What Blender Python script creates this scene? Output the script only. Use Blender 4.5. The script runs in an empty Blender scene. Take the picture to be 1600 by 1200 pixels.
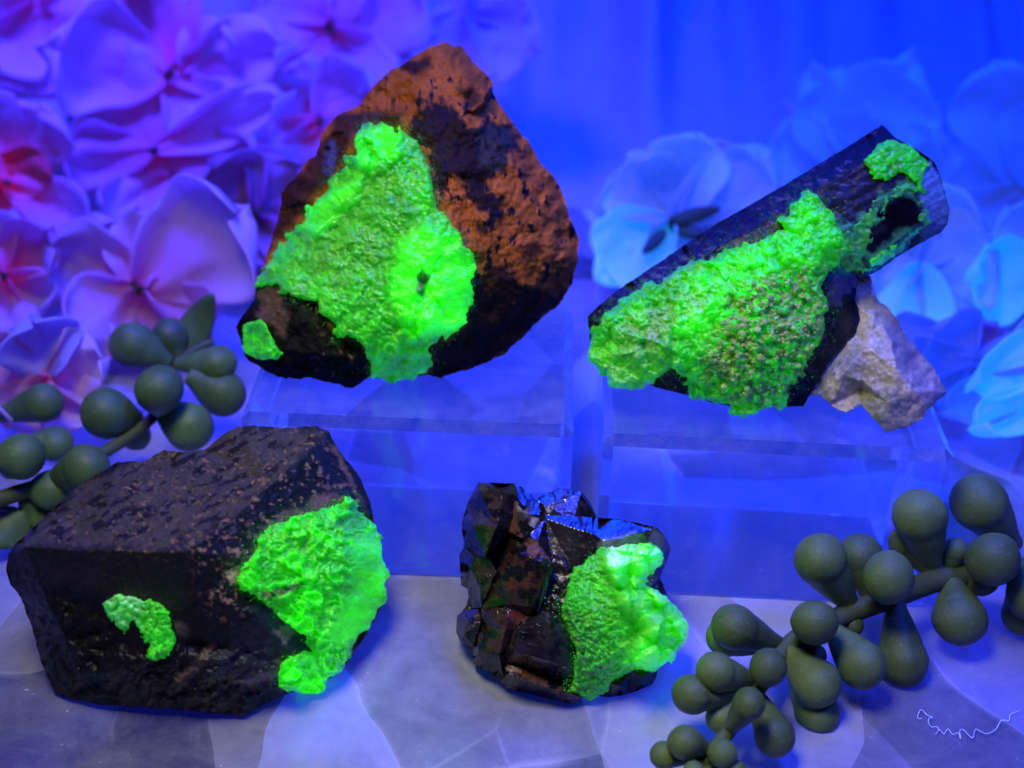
import bpy, math, random
import numpy as np
from mathutils import Vector, Matrix, Euler, geometry

# ------------------------------------------------------------------ camera, world, lamps, exposure
CM = 0.01
SC = bpy.context.scene
COL = SC.collection
F = 800 / math.tan(math.radians(20))          # focal length in reference pixels
CAM = np.array([0.0, 0.0, 12.5])
ROT = Euler((math.radians(60), 0, 0)).to_matrix() @ Matrix.Rotation(math.radians(1.8), 3, 'Z')
RN = np.array(ROT)

cam = bpy.data.cameras.new('camera')
cam.angle = math.radians(40)
cam.clip_start, cam.clip_end = 0.005, 20
cam.dof.use_dof = True
cam.dof.focus_distance = 18.1 * CM
cam.dof.aperture_fstop = 20
camo = bpy.data.objects.new('camera', cam)
camo.matrix_world = Matrix.Translation(Vector(CAM * CM)) @ ROT.to_4x4()
COL.objects.link(camo)
SC.camera = camo

w = bpy.data.worlds.new('World')
SC.world = w
w.use_nodes = True
w.node_tree.nodes['Background'].inputs['Color'].default_value = (0.002, 0.004, 0.05, 1)
w.node_tree.nodes['Background'].inputs['Strength'].default_value = 1.0
SC.view_settings.view_transform = 'Standard'
SC.view_settings.look = 'None'
SC.view_settings.exposure = 0
SC.view_settings.gamma = 1
SC.cycles.max_bounces = 14
SC.cycles.transmission_bounces = 12
SC.cycles.sample_clamp_indirect = 4


def lamp(name, pos, aim, power, color, size, spread=180):
    l = bpy.data.lights.new(name, 'AREA')
    l.shape = 'DISK'
    l.size = size * CM
    l.energy = power
    l.color = color
    l.spread = math.radians(spread)
    o = bpy.data.objects.new(name, l)
    d = Vector(aim) - Vector(pos)
    o.matrix_world = Matrix.Translation(Vector(pos) * CM) @ d.to_track_quat('-Z', 'Y').to_matrix().to_4x4()
    COL.objects.link(o)
    return o


lamp('white_lamp', (-4.5, 9, 23), (-.8, 14, 1), 0.054, (1.0, 0.95, 0.80), 8, 60)
lamp('violet_lamp', (-9.5, 23.5, 22), (-9, 30, 2), 0.46, (0.050, 0.034, 1.0), 6, 76)
lamp('blue_lamp', (5, 23.5, 22), (6, 30, 1), 0.80, (0.003, 0.034, 1.0), 10, 112)
lamp('ultraviolet_lamp', (9, 8, 22), (3.5, 16.8, 0), 0.075, (0.02, 0.035, 1.0), 5, 66)


# ------------------------------------------------------------------ maths helpers
def ray(px, py):
    px = np.asarray(px, float)
    py = np.asarray(py, float)
    d = np.stack([(px - 800) / F, -(py - 600) / F, -np.ones_like(px)], -1)
    return d @ RN.T


def at(px, py, depth):
    return CAM + ray(px, py) * np.asarray(depth, float)[..., None]


def depth_at(px, py, h):
    r = ray(px, py)
    return (h - CAM[2]) / r[..., 2]


def at_h(px, py, h):
    return at(px, py, depth_at(px, py, h))


def _h(ix, iy, s):
    n = (ix.astype(np.int64) * 374761393 + iy.astype(np.int64) * 668265263 + s * 1442695041) & 0x7fffffff
    n = ((n ^ (n >> 13)) * 1274126177) & 0x7fffffff
    n = ((n ^ (n >> 16)) * 668265263) & 0x7fffffff
    return ((n ^ (n >> 15)) & 0xffffff) / 16777215.0


def vnoise(x, y, s=0):
    ix, iy = np.floor(x), np.floor(y)
    fx, fy = x - ix, y - iy
    fx = fx * fx * fx * (fx * (fx * 6 - 15) + 10)
    fy = fy * fy * fy * (fy * (fy * 6 - 15) + 10)
    a, b = _h(ix, iy, s), _h(ix + 1, iy, s)
    c, d = _h(ix, iy + 1, s), _h(ix + 1, iy + 1, s)
    return (a + (b - a) * fx + (c - a) * fy + (a - b - c + d) * fx * fy) * 2 - 1


def fbm(x, y, s=0, o=4):
    t, a, n = 0, 1, 0
    for k in range(o):
        ca, sa = math.cos(k * 1.1), math.sin(k * 1.1)
        t = t + a * vnoise((x * ca - y * sa) * 2 ** k, (x * sa + y * ca) * 2 ** k, s + k * 17)
        n += a
        a *= .55
    return t / n


def worley(x, y, s=0):
    ix, iy = np.floor(x), np.floor(y)
    f1 = np.full(x.shape, 9.0)
    f2 = np.full(x.shape, 9.0)
    idn = np.zeros(x.shape)
    for dx in (-1, 0, 1):
        for dy in (-1, 0, 1):
            cx, cy = ix + dx, iy + dy
            qx, qy = cx + _h(cx, cy, s), cy + _h(cx, cy, s + 5)
            d = np.hypot(x - qx, y - qy)
            new = d < f1
            f2 = np.where(new, f1, np.minimum(f2, d))
            idn = np.where(new, _h(cx, cy, s + 9), idn)
            f1 = np.where(new, d, f1)
    return f1, f2, idn


def sstep(a, b, x):
    t = np.clip((x - a) / (b - a), 0, 1)
    return t * t * (3 - 2 * t)


def seg_sd(px, py, poly):
    P = np.asarray(poly, float)
    best = np.full(px.shape, 1e9)
    inside = np.zeros(px.shape, bool)
    n = len(P)
    for i in range(n):
        ax, ay = P[i]
        bx, by = P[(i + 1) % n]
        ex, ey = bx - ax, by - ay
        L = ex * ex + ey * ey + 1e-9
        t = np.clip(((px - ax) * ex + (py - ay) * ey) / L, 0, 1)
        d = (px - ax - t * ex) ** 2 + (py - ay - t * ey) ** 2
        best = np.minimum(best, d)
        c = (ay > py) != (by > py)
        if ey != 0:
            inside ^= c & (px < ex * (py - ay) / ey + ax)
    d = np.sqrt(best)
    return np.where(inside, d, -d)


def view(ox, oy, k):                         # tracing sheet -> reference pixels
    def f(pts):
        return [(ox + p[0] / k, oy + p[1] / k) + tuple(p[2:]) for p in pts]
    return f


class Facets:
    """piecewise planar relief through traced points (x, y, z in cm)"""
    def __init__(s, pts, n_edge, creases=()):
        s.P = np.array([p[:2] for p in pts], float)
        s.Z = np.array([p[2] for p in pts], float)
        edges = [(i, (i + 1) % n_edge) for i in range(n_edge)] + list(creases)
        co, _, fa, ov, _, _ = geometry.delaunay_2d_cdt([Vector(p) for p in s.P], edges, [], 0, 1e-4)
        s.co = np.array([tuple(c) for c in co])
        z = []
        for i, o in enumerate(ov):
            if o:
                z.append(s.Z[o[0]])
            else:
                d = ((s.P - s.co[i]) ** 2).sum(1)
                k = np.argsort(d)[:2]
                ww = 1 / (d[k] + 1e-6)
                z.append((s.Z[k] * ww).sum() / ww.sum())
        s.z = np.array(z)
        s.tri = []
        for f in fa:
            for k in range(1, len(f) - 1):
                s.tri.append((f[0], f[k], f[k + 1]))

    def __call__(s, px, py):
        px = np.asarray(px, float)
        py = np.asarray(py, float)
        out = np.full(px.shape, np.nan)
        for a, b, c in s.tri:
            A, B, C = s.co[a], s.co[b], s.co[c]
            det = (B[0] - A[0]) * (C[1] - A[1]) - (C[0] - A[0]) * (B[1] - A[1])
            if abs(det) < 1e-9:
                continue
            u = ((px - A[0]) * (C[1] - A[1]) - (C[0] - A[0]) * (py - A[1])) / det
            v = ((B[0] - A[0]) * (py - A[1]) - (px - A[0]) * (B[1] - A[1])) / det
            m = (u >= -1e-6) & (v >= -1e-6) & (u + v <= 1 + 1e-6)
            out[m] = s.z[a] + u[m] * (s.z[b] - s.z[a]) + v[m] * (s.z[c] - s.z[a])
        bad = np.isnan(out)
        if bad.any():
            X, Y = px[bad], py[bad]
            num = np.zeros(X.shape)
            den = np.zeros(X.shape)
            for (qx, qy), z in zip(s.P, s.Z):
                ww = 1 / ((X - qx) ** 2 + (Y - qy) ** 2 + 1) ** 2
                num += ww * z
                den += ww
            out[bad] = num / den
        return out


# ------------------------------------------------------------------ object helpers
def tag(o, label=None, cat=None, group=None, kind=None):
    for k, v in (('label', label), ('category', cat), ('group', group), ('kind', kind)):
        if v:
            o[k] = v
    return o


def empty(name, loc, label, cat, group=None):
    o = bpy.data.objects.new(name, None)
    o.empty_display_size = 0.01
    o.location = Vector(np.asarray(loc) * CM)
    COL.objects.link(o)
    return tag(o, label, cat, group)


def link(name, verts, faces, mat, parent=None, col=None, glow=None, smooth=True):
    """verts in world cm"""
    v = np.asarray(verts, float) * CM
    base = np.zeros(3)
    if parent is not None:
        r = parent
        while r is not None:
            base += np.array(r.location)
            r = r.parent
    v = v - base
    me = bpy.data.meshes.new(name)
    me.from_pydata(v.tolist(), [], faces if isinstance(faces, list) else faces.tolist())
    if col is not None:
        a = me.color_attributes.new('col', 'FLOAT_COLOR', 'POINT')
        c = np.ones((len(v), 4), np.float32)
        c[:, :3] = col
        a.data.foreach_set('color', c.ravel())
    if glow is not None:
        a = me.attributes.new('glow', 'FLOAT', 'POINT')
        a.data.foreach_set('value', np.asarray(glow, np.float32))
    if smooth:
        me.polygons.foreach_set('use_smooth', np.ones(len(me.polygons), bool))
    me.materials.append(mat)
    me.update()
    o = bpy.data.objects.new(name, me)
    COL.objects.link(o)
    if parent is not None:
        o.parent = parent
    return o


def relief(name, parent, poly, D0, zfun, mat, step=2.0, jit=(3, 14), seed=1, colfun=None, glowfun=None,
           thick=1.2, rim=60, floor=None, backz=None, smooth=True):
    P = np.array([p[:2] for p in poly], float)
    x0, y0 = P.min(0) - 8
    x1, y1 = P.max(0) + 8
    gx, gy = np.meshgrid(np.arange(x0, x1, step), np.arange(y0, y1, step))

    def sd(x, y):
        jx = x + jit[0] * fbm(x / jit[1], y / jit[1], seed + 31, 3)
        jy = y + jit[0] * fbm(x / jit[1], y / jit[1], seed + 57, 3)
        return seg_sd(jx, jy, P)
    d = sd(gx, gy)
    keep = d > -step * 0.8
    q = keep[:-1, :-1] & keep[1:, :-1] & keep[:-1, 1:] & keep[1:, 1:]
    H, W = d.shape
    used = np.zeros_like(keep)
    used[:-1, :-1] |= q
    used[1:, :-1] |= q
    used[:-1, 1:] |= q
    used[1:, 1:] |= q
    idx = np.full(d.shape, -1)
    idx[used] = np.arange(used.sum())
    X, Y, dd = gx[used], gy[used], d[used]
    e = 0.5
    for _ in range(2):
        gxx = (sd(X + e, Y) - sd(X - e, Y)) / (2 * e)
        gyy = (sd(X, Y + e) - sd(X, Y - e)) / (2 * e)
        g2 = np.maximum(gxx ** 2 + gyy ** 2, .3)
        dcur = sd(X, Y)
        out = dcur < 0
        X = np.where(out, X - dcur * gxx / g2, X)
        Y = np.where(out, Y - dcur * gyy / g2, Y)
    dd = np.maximum(dd, 0)
    ii, jj = np.nonzero(q)
    quads = np.stack([idx[ii, jj], idx[ii + 1, jj], idx[ii + 1, jj + 1], idx[ii, jj + 1]], 1)
    # boundary vertices: those on an edge used by one quad only
    ed = np.concatenate([quads[:, [k, (k + 1) % 4]] for k in range(4)])
    key = np.sort(ed, 1)
    uq, inv, cnt = np.unique(key[:, 0] * (len(X) + 1) + key[:, 1], return_inverse=True, return_counts=True)
    be = ed[cnt[inv] == 1]
    isb = np.zeros(len(X), bool)
    isb[be.ravel()] = True
    zf = zfun(X, Y, dd)
    n = len(X)
    V = at(X, Y, D0 - zf)
    # back
    t = thick * np.sqrt(np.clip(1 - (1 - np.clip(dd / rim, 0, 1)) ** 2, 0, 1))
    zb0 = backz(X, Y) if backz is not None else zf
    zb = np.minimum(zb0 - t, zf - 0.02)
    zb[isb] = zf[isb]
    VB = at(X, Y, D0 - zb)
    if floor is not None:
        V[:, 2] = np.maximum(V[:, 2], floor)
        VB[:, 2] = np.maximum(VB[:, 2], floor)
    bi = np.arange(n) + n
    # coarse remap: boundary verts shared
    nb = np.nonzero(~isb)[0]
    remap = np.arange(n)
    remap[nb] = n + np.arange(len(nb))
    verts = np.concatenate([V, VB[nb]])
    fb = remap[quads][:, ::-1]
    faces = np.concatenate([quads, fb])
    AX, AY, AD, AZ = (np.concatenate([a, a[nb]]) for a in (X, Y, dd, zf))
    col = colfun(AX, AY, AD) if colfun else None
    glow = glowfun(AX, AY, AD) if glowfun else None
    return link(name, verts, faces, mat, parent, col, glow, smooth)


def paint(base, layers, seed=3):
    """flat mineral colours with ragged borders; layers = (polygon, colour, softness, raggedness, amount)"""
    def f(px, py, d=None):
        n = fbm(px / 26, py / 26, seed, 5)
        c = np.array(base)[None, :] * (1 + .55 * n)[:, None]
        for poly, colr, soft, rag, amt in layers:
            s = seg_sd(px + rag * fbm(px / 17, py / 17, seed + 5, 4), py + rag * fbm(px / 17, py / 17, seed + 11, 4), poly)
            m = (sstep(-soft, soft, s) * amt)[:, None]
            cc = np.array(colr)[None, :] * (1 + .35 * fbm(px / 9, py / 9, seed + 23, 3))[:, None]
            c = c * (1 - m) + cc * m
        return np.clip(c, 0.002, 1)
    return f


def speckle(f, colr, thr, scale, seed, region=None, stretch=(1, 1), turn=0.):
    ct, st = math.cos(turn), math.sin(turn)

    def g(px, py, d=None):
        c = f(px, py, d)
        n = fbm((px * ct + py * st) / scale / stretch[0], (py * ct - px * st) / scale / stretch[1], seed, 4)
        m = sstep(thr, thr + .13, n)
        if region is not None:
            m = m * sstep(-25, 15, seg_sd(px, py, region))
        cc = np.array(colr)[None, :] * (1 + .4 * vnoise(px / 3, py / 3, seed))[:, None]
        return c * (1 - m[:, None]) + cc * m[:, None]
    return g


def rimmed(f, polys, seed, tint=(.035, .15, .025), tan=(.20, .13, .08), wd=9):
    """thin film and sandy grains left on the rock along the border of a crust"""
    def g(px, py, d=None):
        c = f(px, py, d)
        for P in polys:
            s = seg_sd(px + 7 * fbm(px / 13, py / 13, seed + 1, 3), py + 7 * fbm(px / 13, py / 13, seed + 2, 3), P)
            m = np.where(s < 0, np.exp(s / wd), 1)
            n = sstep(-.1, .35, fbm(px / 6, py / 6, seed + 3, 4))
            a = (m * n * .85)[:, None]
            c = c * (1 - a) + np.array(tint)[None] * a
            n2 = sstep(.2, .4, fbm(px / 8, py / 8, seed + 4, 4))
            b = (np.where(s < 0, np.exp(s / (wd * .7)), 1) * n2 * .8)[:, None]
            c = c * (1 - b) + np.array(tan)[None] * b
        return c
    return g


# ------------------------------------------------------------------ materials
def nt(name):
    m = bpy.data.materials.new(name)
    m.use_nodes = True
    t = m.node_tree
    b = t.nodes['Principled BSDF']

    def N(ty, **k):
        n = t.nodes.new(ty)
        for a, v in k.items():
            if hasattr(n, a):
                setattr(n, a, v)
            else:
                n.inputs[a].default_value = v
        return n
    return m, t, b, N, t.links.new


def add_bump(t, b, N, L, scale, strength, dist=0.0003, detail=6, rough=.65):
    tc = N('ShaderNodeTexCoord')
    no = N('ShaderNodeTexNoise', Scale=scale, Detail=detail, Roughness=rough)
    bu = N('ShaderNodeBump', Strength=strength, Distance=dist)
    L(tc.outputs['Object'], no.inputs['Vector'])
    L(no.outputs['Fac'], bu.inputs['Height'])
    L(bu.outputs['Normal'], b.inputs['Normal'])
    return tc, no


def rock_mat(name, rough=.55, spec=.5, bscale=900, bstr=.5, coat=0.0):
    m, t, b, N, L = nt(name)
    a = N('ShaderNodeAttribute', attribute_name='col')
    tc, no = add_bump(t, b, N, L, bscale, bstr)
    mx = N('ShaderNodeMix', data_type='RGBA', blend_type='MULTIPLY')
    mx.inputs[0].default_value = .6
    rp = N('ShaderNodeValToRGB')
    rp.color_ramp.elements[0].position = .3
    rp.color_ramp.elements[0].color = (.35, .35, .35, 1)
    rp.color_ramp.elements[1].position = .65
    n2 = N('ShaderNodeTexNoise', Scale=bscale * 2.2, Detail=4)
    L(tc.outputs['Object'], n2.inputs['Vector'])
    L(n2.outputs['Fac'], rp.inputs['Fac'])
    L(a.outputs['Color'], mx.inputs[6])
    L(rp.outputs['Color'], mx.inputs[7])
    L(mx.outputs[2], b.inputs['Base Color'])
    mr = N('ShaderNodeMapRange')
    mr.inputs['To Min'].default_value = max(.05, rough - .18)
    mr.inputs['To Max'].default_value = min(1, rough + .22)
    L(no.outputs['Fac'], mr.inputs['Value'])
    L(mr.outputs['Result'], b.inputs['Roughness'])
    b.inputs['Specular IOR Level'].default_value = spec
    b.inputs['Coat Weight'].default_value = coat
    b.inputs['Coat Roughness'].default_value = .15
    return m


def crust_mat(name, bscale=1500, bstr=.6, emis=1.45, rough=.25):
    m, t, b, N, L = nt(name)
    a = N('ShaderNodeAttribute', attribute_name='col')
    g = N('ShaderNodeAttribute', attribute_name='glow')
    add_bump(t, b, N, L, bscale, bstr, .0004)
    L(a.outputs['Color'], b.inputs['Base Color'])
    b.inputs['Subsurface Weight'].default_value = .45
    b.inputs['Subsurface Radius'].default_value = (.25, 1.0, .2)
    b.inputs['Subsurface Scale'].default_value = .0009
    b.inputs['Coat Weight'].default_value = .2
    b.inputs['Coat Roughness'].default_value = .08
    b.inputs['Emission Color'].default_value = (.02, 1.0, .004, 1)
    mu = N('ShaderNodeMath', operation='MULTIPLY')
    mu.inputs[1].default_value = emis
    L(g.outputs['Fac'], mu.inputs[0])
    L(mu.outputs[0], b.inputs['Emission Strength'])
    b.inputs['Roughness'].default_value = rough
    b.inputs['Specular IOR Level'].default_value = .5
    return m


M_BROWN = rock_mat('iron_stained_rock', .68, .10, 1000, .6)
M_BLACK = rock_mat('black_tourmaline', .38, .28, 1200, .5)
M_GLOSS = rock_mat('glossy_dark_crystal', .22, .32, 700, .2, .0)
M_MIRROR = rock_mat('glassy_dark_crystal', .14, .95, 500, .05, .0)
M_PRISM = rock_mat('dark_prism', .24, .13, 1100, .35)
M_CREAM = rock_mat('cream_feldspar', .45, .45, 900, .5)
M_CRUST = crust_mat('green_hyalite')


def petal_mat(name, glow_col=(0, 0, 0, 1), fs=0):
    m, t, b, N, L = nt(name)
    a = N('ShaderNodeAttribute', attribute_name='col')
    L(a.outputs['Color'], b.inputs['Base Color'])
    b.inputs['Roughness'].default_value = .75
    b.inputs['Specular IOR Level'].default_value = .2
    tr = N('ShaderNodeBsdfTranslucent')
    L(a.outputs['Color'], tr.inputs['Color'])
    mx = N('ShaderNodeMixShader')
    mx.inputs[0].default_value = .5
    out = t.nodes['Material Output']
    L(b.outputs[0], mx.inputs[1])
    L(tr.outputs[0], mx.inputs[2])
    L(mx.outputs[0], out.inputs['Surface'])
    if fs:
        b.inputs['Emission Color'].default_value = glow_col
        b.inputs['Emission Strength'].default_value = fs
    else:                                   # red glow of pink-dyed throats, plus violet fill added to lighten gaps
        g = N('ShaderNodeAttribute', attribute_name='dye_fill')
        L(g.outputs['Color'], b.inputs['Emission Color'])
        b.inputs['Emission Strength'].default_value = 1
    add_bump(t, b, N, L, 1500, .25, .0002)
    return m


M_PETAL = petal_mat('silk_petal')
M_PETALF = petal_mat('glowing_silk_petal', (.0, .36, 1, 1), .62)  # cyan emission added to give these petals their bright highlights
M_PETALW = petal_mat('white_silk_petal', (.02, .13, 1, 1), .36)  # blue emission added to lift the right-hand petals above the backdrop


def plain(name, c, rough=.6, spec=.4, bscale=1500, bstr=.25, var=.3):
    m, t, b, N, L = nt(name)
    tc, no = add_bump(t, b, N, L, bscale, bstr)
    n2 = N('ShaderNodeTexNoise', Scale=180, Detail=5)
    L(tc.outputs['Object'], n2.inputs['Vector'])
    rp = N('ShaderNodeValToRGB')
    rp.color_ramp.elements[0].position = .3
    rp.color_ramp.elements[1].position = .7
    rp.color_ramp.elements[0].color = (*[v * (1 - var) for v in c], 1)
    rp.color_ramp.elements[1].color = (*[v * (1 + var) for v in c], 1)
    L(n2.outputs['Fac'], rp.inputs['Fac'])
    L(rp.outputs['Color'], b.inputs['Base Color'])
    b.inputs['Roughness'].default_value = rough
    b.inputs['Specular IOR Level'].default_value = spec
    return m


M_BEAD = plain('olive_succulent', (.098, .155, .036), .48, .35, 2600, .4, .3)
M_BEADL = plain('green_succulent', (.075, .145, .040), .5, .4, 1500, .25, .3)
for _m in (M_BEAD, M_BEADL):                 # each leaf its own tone, with a paler bloom and blemishes
    _t = _m.node_tree
    _b = _t.nodes['Principled BSDF']
    _src = _b.inputs['Base Color'].links[0].from_socket
    _oi = _t.nodes.new('ShaderNodeObjectInfo')
    _mr = _t.nodes.new('ShaderNodeMapRange')
    _mr.inputs['To Min'].default_value = .72
    _mr.inputs['To Max'].default_value = 1.35
    _t.links.new(_oi.outputs['Random'], _mr.inputs['Value'])
    _hs = _t.nodes.new('ShaderNodeHueSaturation')
    _t.links.new(_src, _hs.inputs['Color'])
    _t.links.new(_mr.outputs[0], _hs.inputs['Value'])
    _tc = _t.nodes.new('ShaderNodeTexCoord')
    _no = _t.nodes.new('ShaderNodeTexNoise')
    _no.inputs['Scale'].default_value = 1900
    _no.inputs['Detail'].default_value = 4
    _t.links.new(_tc.outputs['Object'], _no.inputs['Vector'])
    _m2 = _t.nodes.new('ShaderNodeMapRange')
    _m2.inputs['From Min'].default_value = .62
    _m2.inputs['From Max'].default_value = .72
    _m2.inputs['To Max'].default_value = .55
    _t.links.new(_no.outputs['Fac'], _m2.inputs['Value'])
    _mx = _t.nodes.new('ShaderNodeMix')
    _mx.data_type = 'RGBA'
    _t.links.new(_m2.outputs[0], _mx.inputs[0])
    _t.links.new(_hs.outputs[0], _mx.inputs[6])
    _mx.inputs[7].default_value = (.24, .25, .16, 1)
    _t.links.new(_mx.outputs[2], _b.inputs['Base Color'])
M_STEM = plain('olive_stem', (.072, .100, .030), .6)
M_LEAF = plain('dark_green_leaf', (.03, .06, .03), .6)
M_STAMEN = plain('stamen', (.05, .05, .02), .7)
M_CLOTH = plain('white_cloth', (.46, .46, .50), .85, .1, 2500, .3, .08)
M_THREAD = plain('white_fibre', (.85, .85, .9), .6)
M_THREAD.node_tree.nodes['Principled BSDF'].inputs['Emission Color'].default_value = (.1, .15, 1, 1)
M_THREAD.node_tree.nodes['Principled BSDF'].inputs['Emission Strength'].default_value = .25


def acrylic_mat():
    m, t, b, N, L = nt('clear_acrylic')
    b.inputs['Base Color'].default_value = (.93, .95, 1, 1)
    b.inputs['Transmission Weight'].default_value = 1
    b.inputs['IOR'].default_value = 1.49
    b.inputs['Roughness'].default_value = .015
    tc = N('ShaderNodeTexCoord')
    mp = N('ShaderNodeMapping')
    mp.inputs['Rotation'].default_value = (.4, .7, .5)
    mp.inputs['Scale'].default_value = (60, 900, 900)
    no = N('ShaderNodeTexNoise', Scale=1, Detail=3, Roughness=.7)
    L(tc.outputs['Object'], mp.inputs['Vector'])
    L(mp.outputs[0], no.inputs['Vector'])
    bu = N('ShaderNodeBump', Strength=.035, Distance=.0002)
    L(no.outputs['Fac'], bu.inputs['Height'])
    L(bu.outputs['Normal'], b.inputs['Normal'])
    # fine scuffs scatter light off the polished faces
    df = N('ShaderNodeBsdfDiffuse')
    df.inputs['Color'].default_value = (.8, .82, .9, 1)
    n2 = N('ShaderNodeTexNoise', Scale=260, Detail=8, Roughness=.75)
    L(tc.outputs['Object'], n2.inputs['Vector'])
    mr = N('ShaderNodeMapRange')
    mr.inputs['From Min'].default_value = .4
    mr.inputs['From Max'].default_value = .75
    mr.inputs['To Min'].default_value = .01
    mr.inputs['To Max'].default_value = .09
    L(n2.outputs['Fac'], mr.inputs['Value'])
    mx = N('ShaderNodeMixShader')
    L(mr.outputs[0], mx.inputs[0])
    L(b.outputs[0], mx.inputs[1])
    L(df.outputs[0], mx.inputs[2])
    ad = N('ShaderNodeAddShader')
    em = N('ShaderNodeEmission')             # faint acrylic fluorescence, added as emission to make the blocks bluer
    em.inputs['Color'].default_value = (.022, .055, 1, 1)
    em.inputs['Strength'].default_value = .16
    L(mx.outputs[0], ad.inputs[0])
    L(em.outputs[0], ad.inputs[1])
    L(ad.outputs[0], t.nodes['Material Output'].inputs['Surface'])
    return m


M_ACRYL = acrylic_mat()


def slab_mat():
    """clouded quartz: broad shards of slightly different tone, healed cracks showing only here and there"""
    m, t, b, N, L = nt('polished_quartz')
    tc = N('ShaderNodeTexCoord')
    cl = N('ShaderNodeTexNoise', Scale=110, Detail=11, Roughness=.72, Distortion=.6)
    L(tc.outputs['Object'], cl.inputs['Vector'])
    wn = N('ShaderNodeTexNoise', Scale=38, Detail=1.5, Roughness=.5)
    L(tc.outputs['Object'], wn.inputs['Vector'])

    def shards(scale, rot, squash, warp):
        wm = N('ShaderNodeVectorMath', operation='SCALE')
        wm.inputs['Scale'].default_value = warp
        L(wn.outputs['Color'], wm.inputs[0])
        ad = N('ShaderNodeVectorMath', operation='ADD')
        L(tc.outputs['Object'], ad.inputs[0])
        L(wm.outputs[0], ad.inputs[1])
        mp = N('ShaderNodeMapping')
        mp.inputs['Rotation'].default_value = (0, 0, rot)
        mp.inputs['Scale'].default_value = (1, squash, 1)
        L(ad.outputs[0], mp.inputs['Vector'])
        vo = N('ShaderNodeTexVoronoi', Scale=scale)
        ve = N('ShaderNodeTexVoronoi', feature='DISTANCE_TO_EDGE', Scale=scale)
        L(mp.outputs[0], vo.inputs['Vector'])
        L(mp.outputs[0], ve.inputs['Vector'])
        sp = N('ShaderNodeSeparateColor')
        L(vo.outputs['Color'], sp.inputs['Color'])
        return sp.outputs[0], ve.outputs['Distance']
    a, ea = shards(27, .7, .42, .010)
    c, ec = shards(48, -.5, .5, .007)
    sm = N('ShaderNodeMath', operation='MULTIPLY_ADD')
    sm.inputs[1].default_value = .6
    L(c, sm.inputs[0])
    L(a, sm.inputs[2])
    sm2 = N('ShaderNodeMath', operation='MULTIPLY_ADD')
    sm2.inputs[1].default_value = 1.25
    L(cl.outputs['Fac'], sm2.inputs[0])
    L(sm.outputs[0], sm2.inputs[2])
    rp = N('ShaderNodeValToRGB')
    rp.color_ramp.elements[0].position = .34
    rp.color_ramp.elements[0].color = (.05, .05, .058, 1)
    rp.color_ramp.elements[1].position = .82
    rp.color_ramp.elements[1].color = (.35, .35, .355, 1)
    dv = N('ShaderNodeMath', operation='DIVIDE')
    dv.inputs[1].default_value = 2.32
    L(sm2.outputs[0], dv.inputs[0])
    L(dv.outputs[0], rp.inputs['Fac'])
    cr = N('ShaderNodeMapRange')
    cr.inputs['From Min'].default_value = 0
    cr.inputs['From Max'].default_value = .013
    cr.inputs['To Min'].default_value = .8
    cr.inputs['To Max'].default_value = 0
    L(ea, cr.inputs['Value'])
    gate = N('ShaderNodeMapRange')
    gate.inputs['From Min'].default_value = .42
    gate.inputs['From Max'].default_value = .60
    L(wn.outputs['Fac'], gate.inputs['Value'])
    cr2 = N('ShaderNodeMapRange')
    cr2.inputs['From Min'].default_value = 0
    cr2.inputs['From Max'].default_value = .016
    cr2.inputs['To Min'].default_value = .45
    cr2.inputs['To Max'].default_value = 0
    L(ec, cr2.inputs['Value'])
    cmx = N('ShaderNodeMath', operation='MAXIMUM')
    L(cr.outputs[0], cmx.inputs[0])
    L(cr2.outputs[0], cmx.inputs[1])
    mm = N('ShaderNodeMath', operation='MULTIPLY')
    L(cmx.outputs[0], mm.inputs[0])
    L(gate.outputs[0], mm.inputs[1])
    mm2 = N('ShaderNodeMath', operation='MULTIPLY')
    L(mm.outputs[0], mm2.inputs[0])
    L(cl.outputs['Fac'], mm2.inputs[1])
    mc = N('ShaderNodeMix', data_type='RGBA')
    L(mm2.outputs[0], mc.inputs[0])
    L(rp.outputs['Color'], mc.inputs[6])
    mc.inputs[7].default_value = (.62, .62, .63, 1)
    # tiny pale grains and scuffs
    gr = N('ShaderNodeTexNoise', Scale=1500, Detail=3, Roughness=.6)
    L(tc.outputs['Object'], gr.inputs['Vector'])
    gm = N('ShaderNodeMapRange')
    gm.inputs['From Min'].default_value = .66
    gm.inputs['From Max'].default_value = .74
    L(gr.outputs['Fac'], gm.inputs['Value'])
    g2 = N('ShaderNodeMapRange')
    g2.inputs['From Min'].default_value = .5
    g2.inputs['From Max'].default_value = .66
    L(cl.outputs['Fac'], g2.inputs['Value'])
    g3 = N('ShaderNodeMath', operation='MULTIPLY')
    L(gm.outputs[0], g3.inputs[0])
    L(g2.outputs[0], g3.inputs[1])
    mg = N('ShaderNodeMix', data_type='RGBA')
    L(g3.outputs[0], mg.inputs[0])
    L(mc.outputs[2], mg.inputs[6])
    mg.inputs[7].default_value = (.7, .7, .7, 1)
    L(mg.outputs[2], b.inputs['Base Color'])
    b.inputs['Roughness'].default_value = .11
    fl = N('ShaderNodeMapRange')             # blue emission added in patches, in place of blue lamp light on quartz
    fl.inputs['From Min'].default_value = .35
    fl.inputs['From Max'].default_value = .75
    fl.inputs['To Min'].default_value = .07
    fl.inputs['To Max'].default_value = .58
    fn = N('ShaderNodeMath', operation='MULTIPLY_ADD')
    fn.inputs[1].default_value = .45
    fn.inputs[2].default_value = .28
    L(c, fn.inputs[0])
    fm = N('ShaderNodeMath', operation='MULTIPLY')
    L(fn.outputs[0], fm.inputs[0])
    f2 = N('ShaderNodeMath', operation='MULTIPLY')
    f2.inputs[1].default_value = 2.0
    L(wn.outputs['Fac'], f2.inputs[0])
    L(f2.outputs[0], fm.inputs[1])
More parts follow.
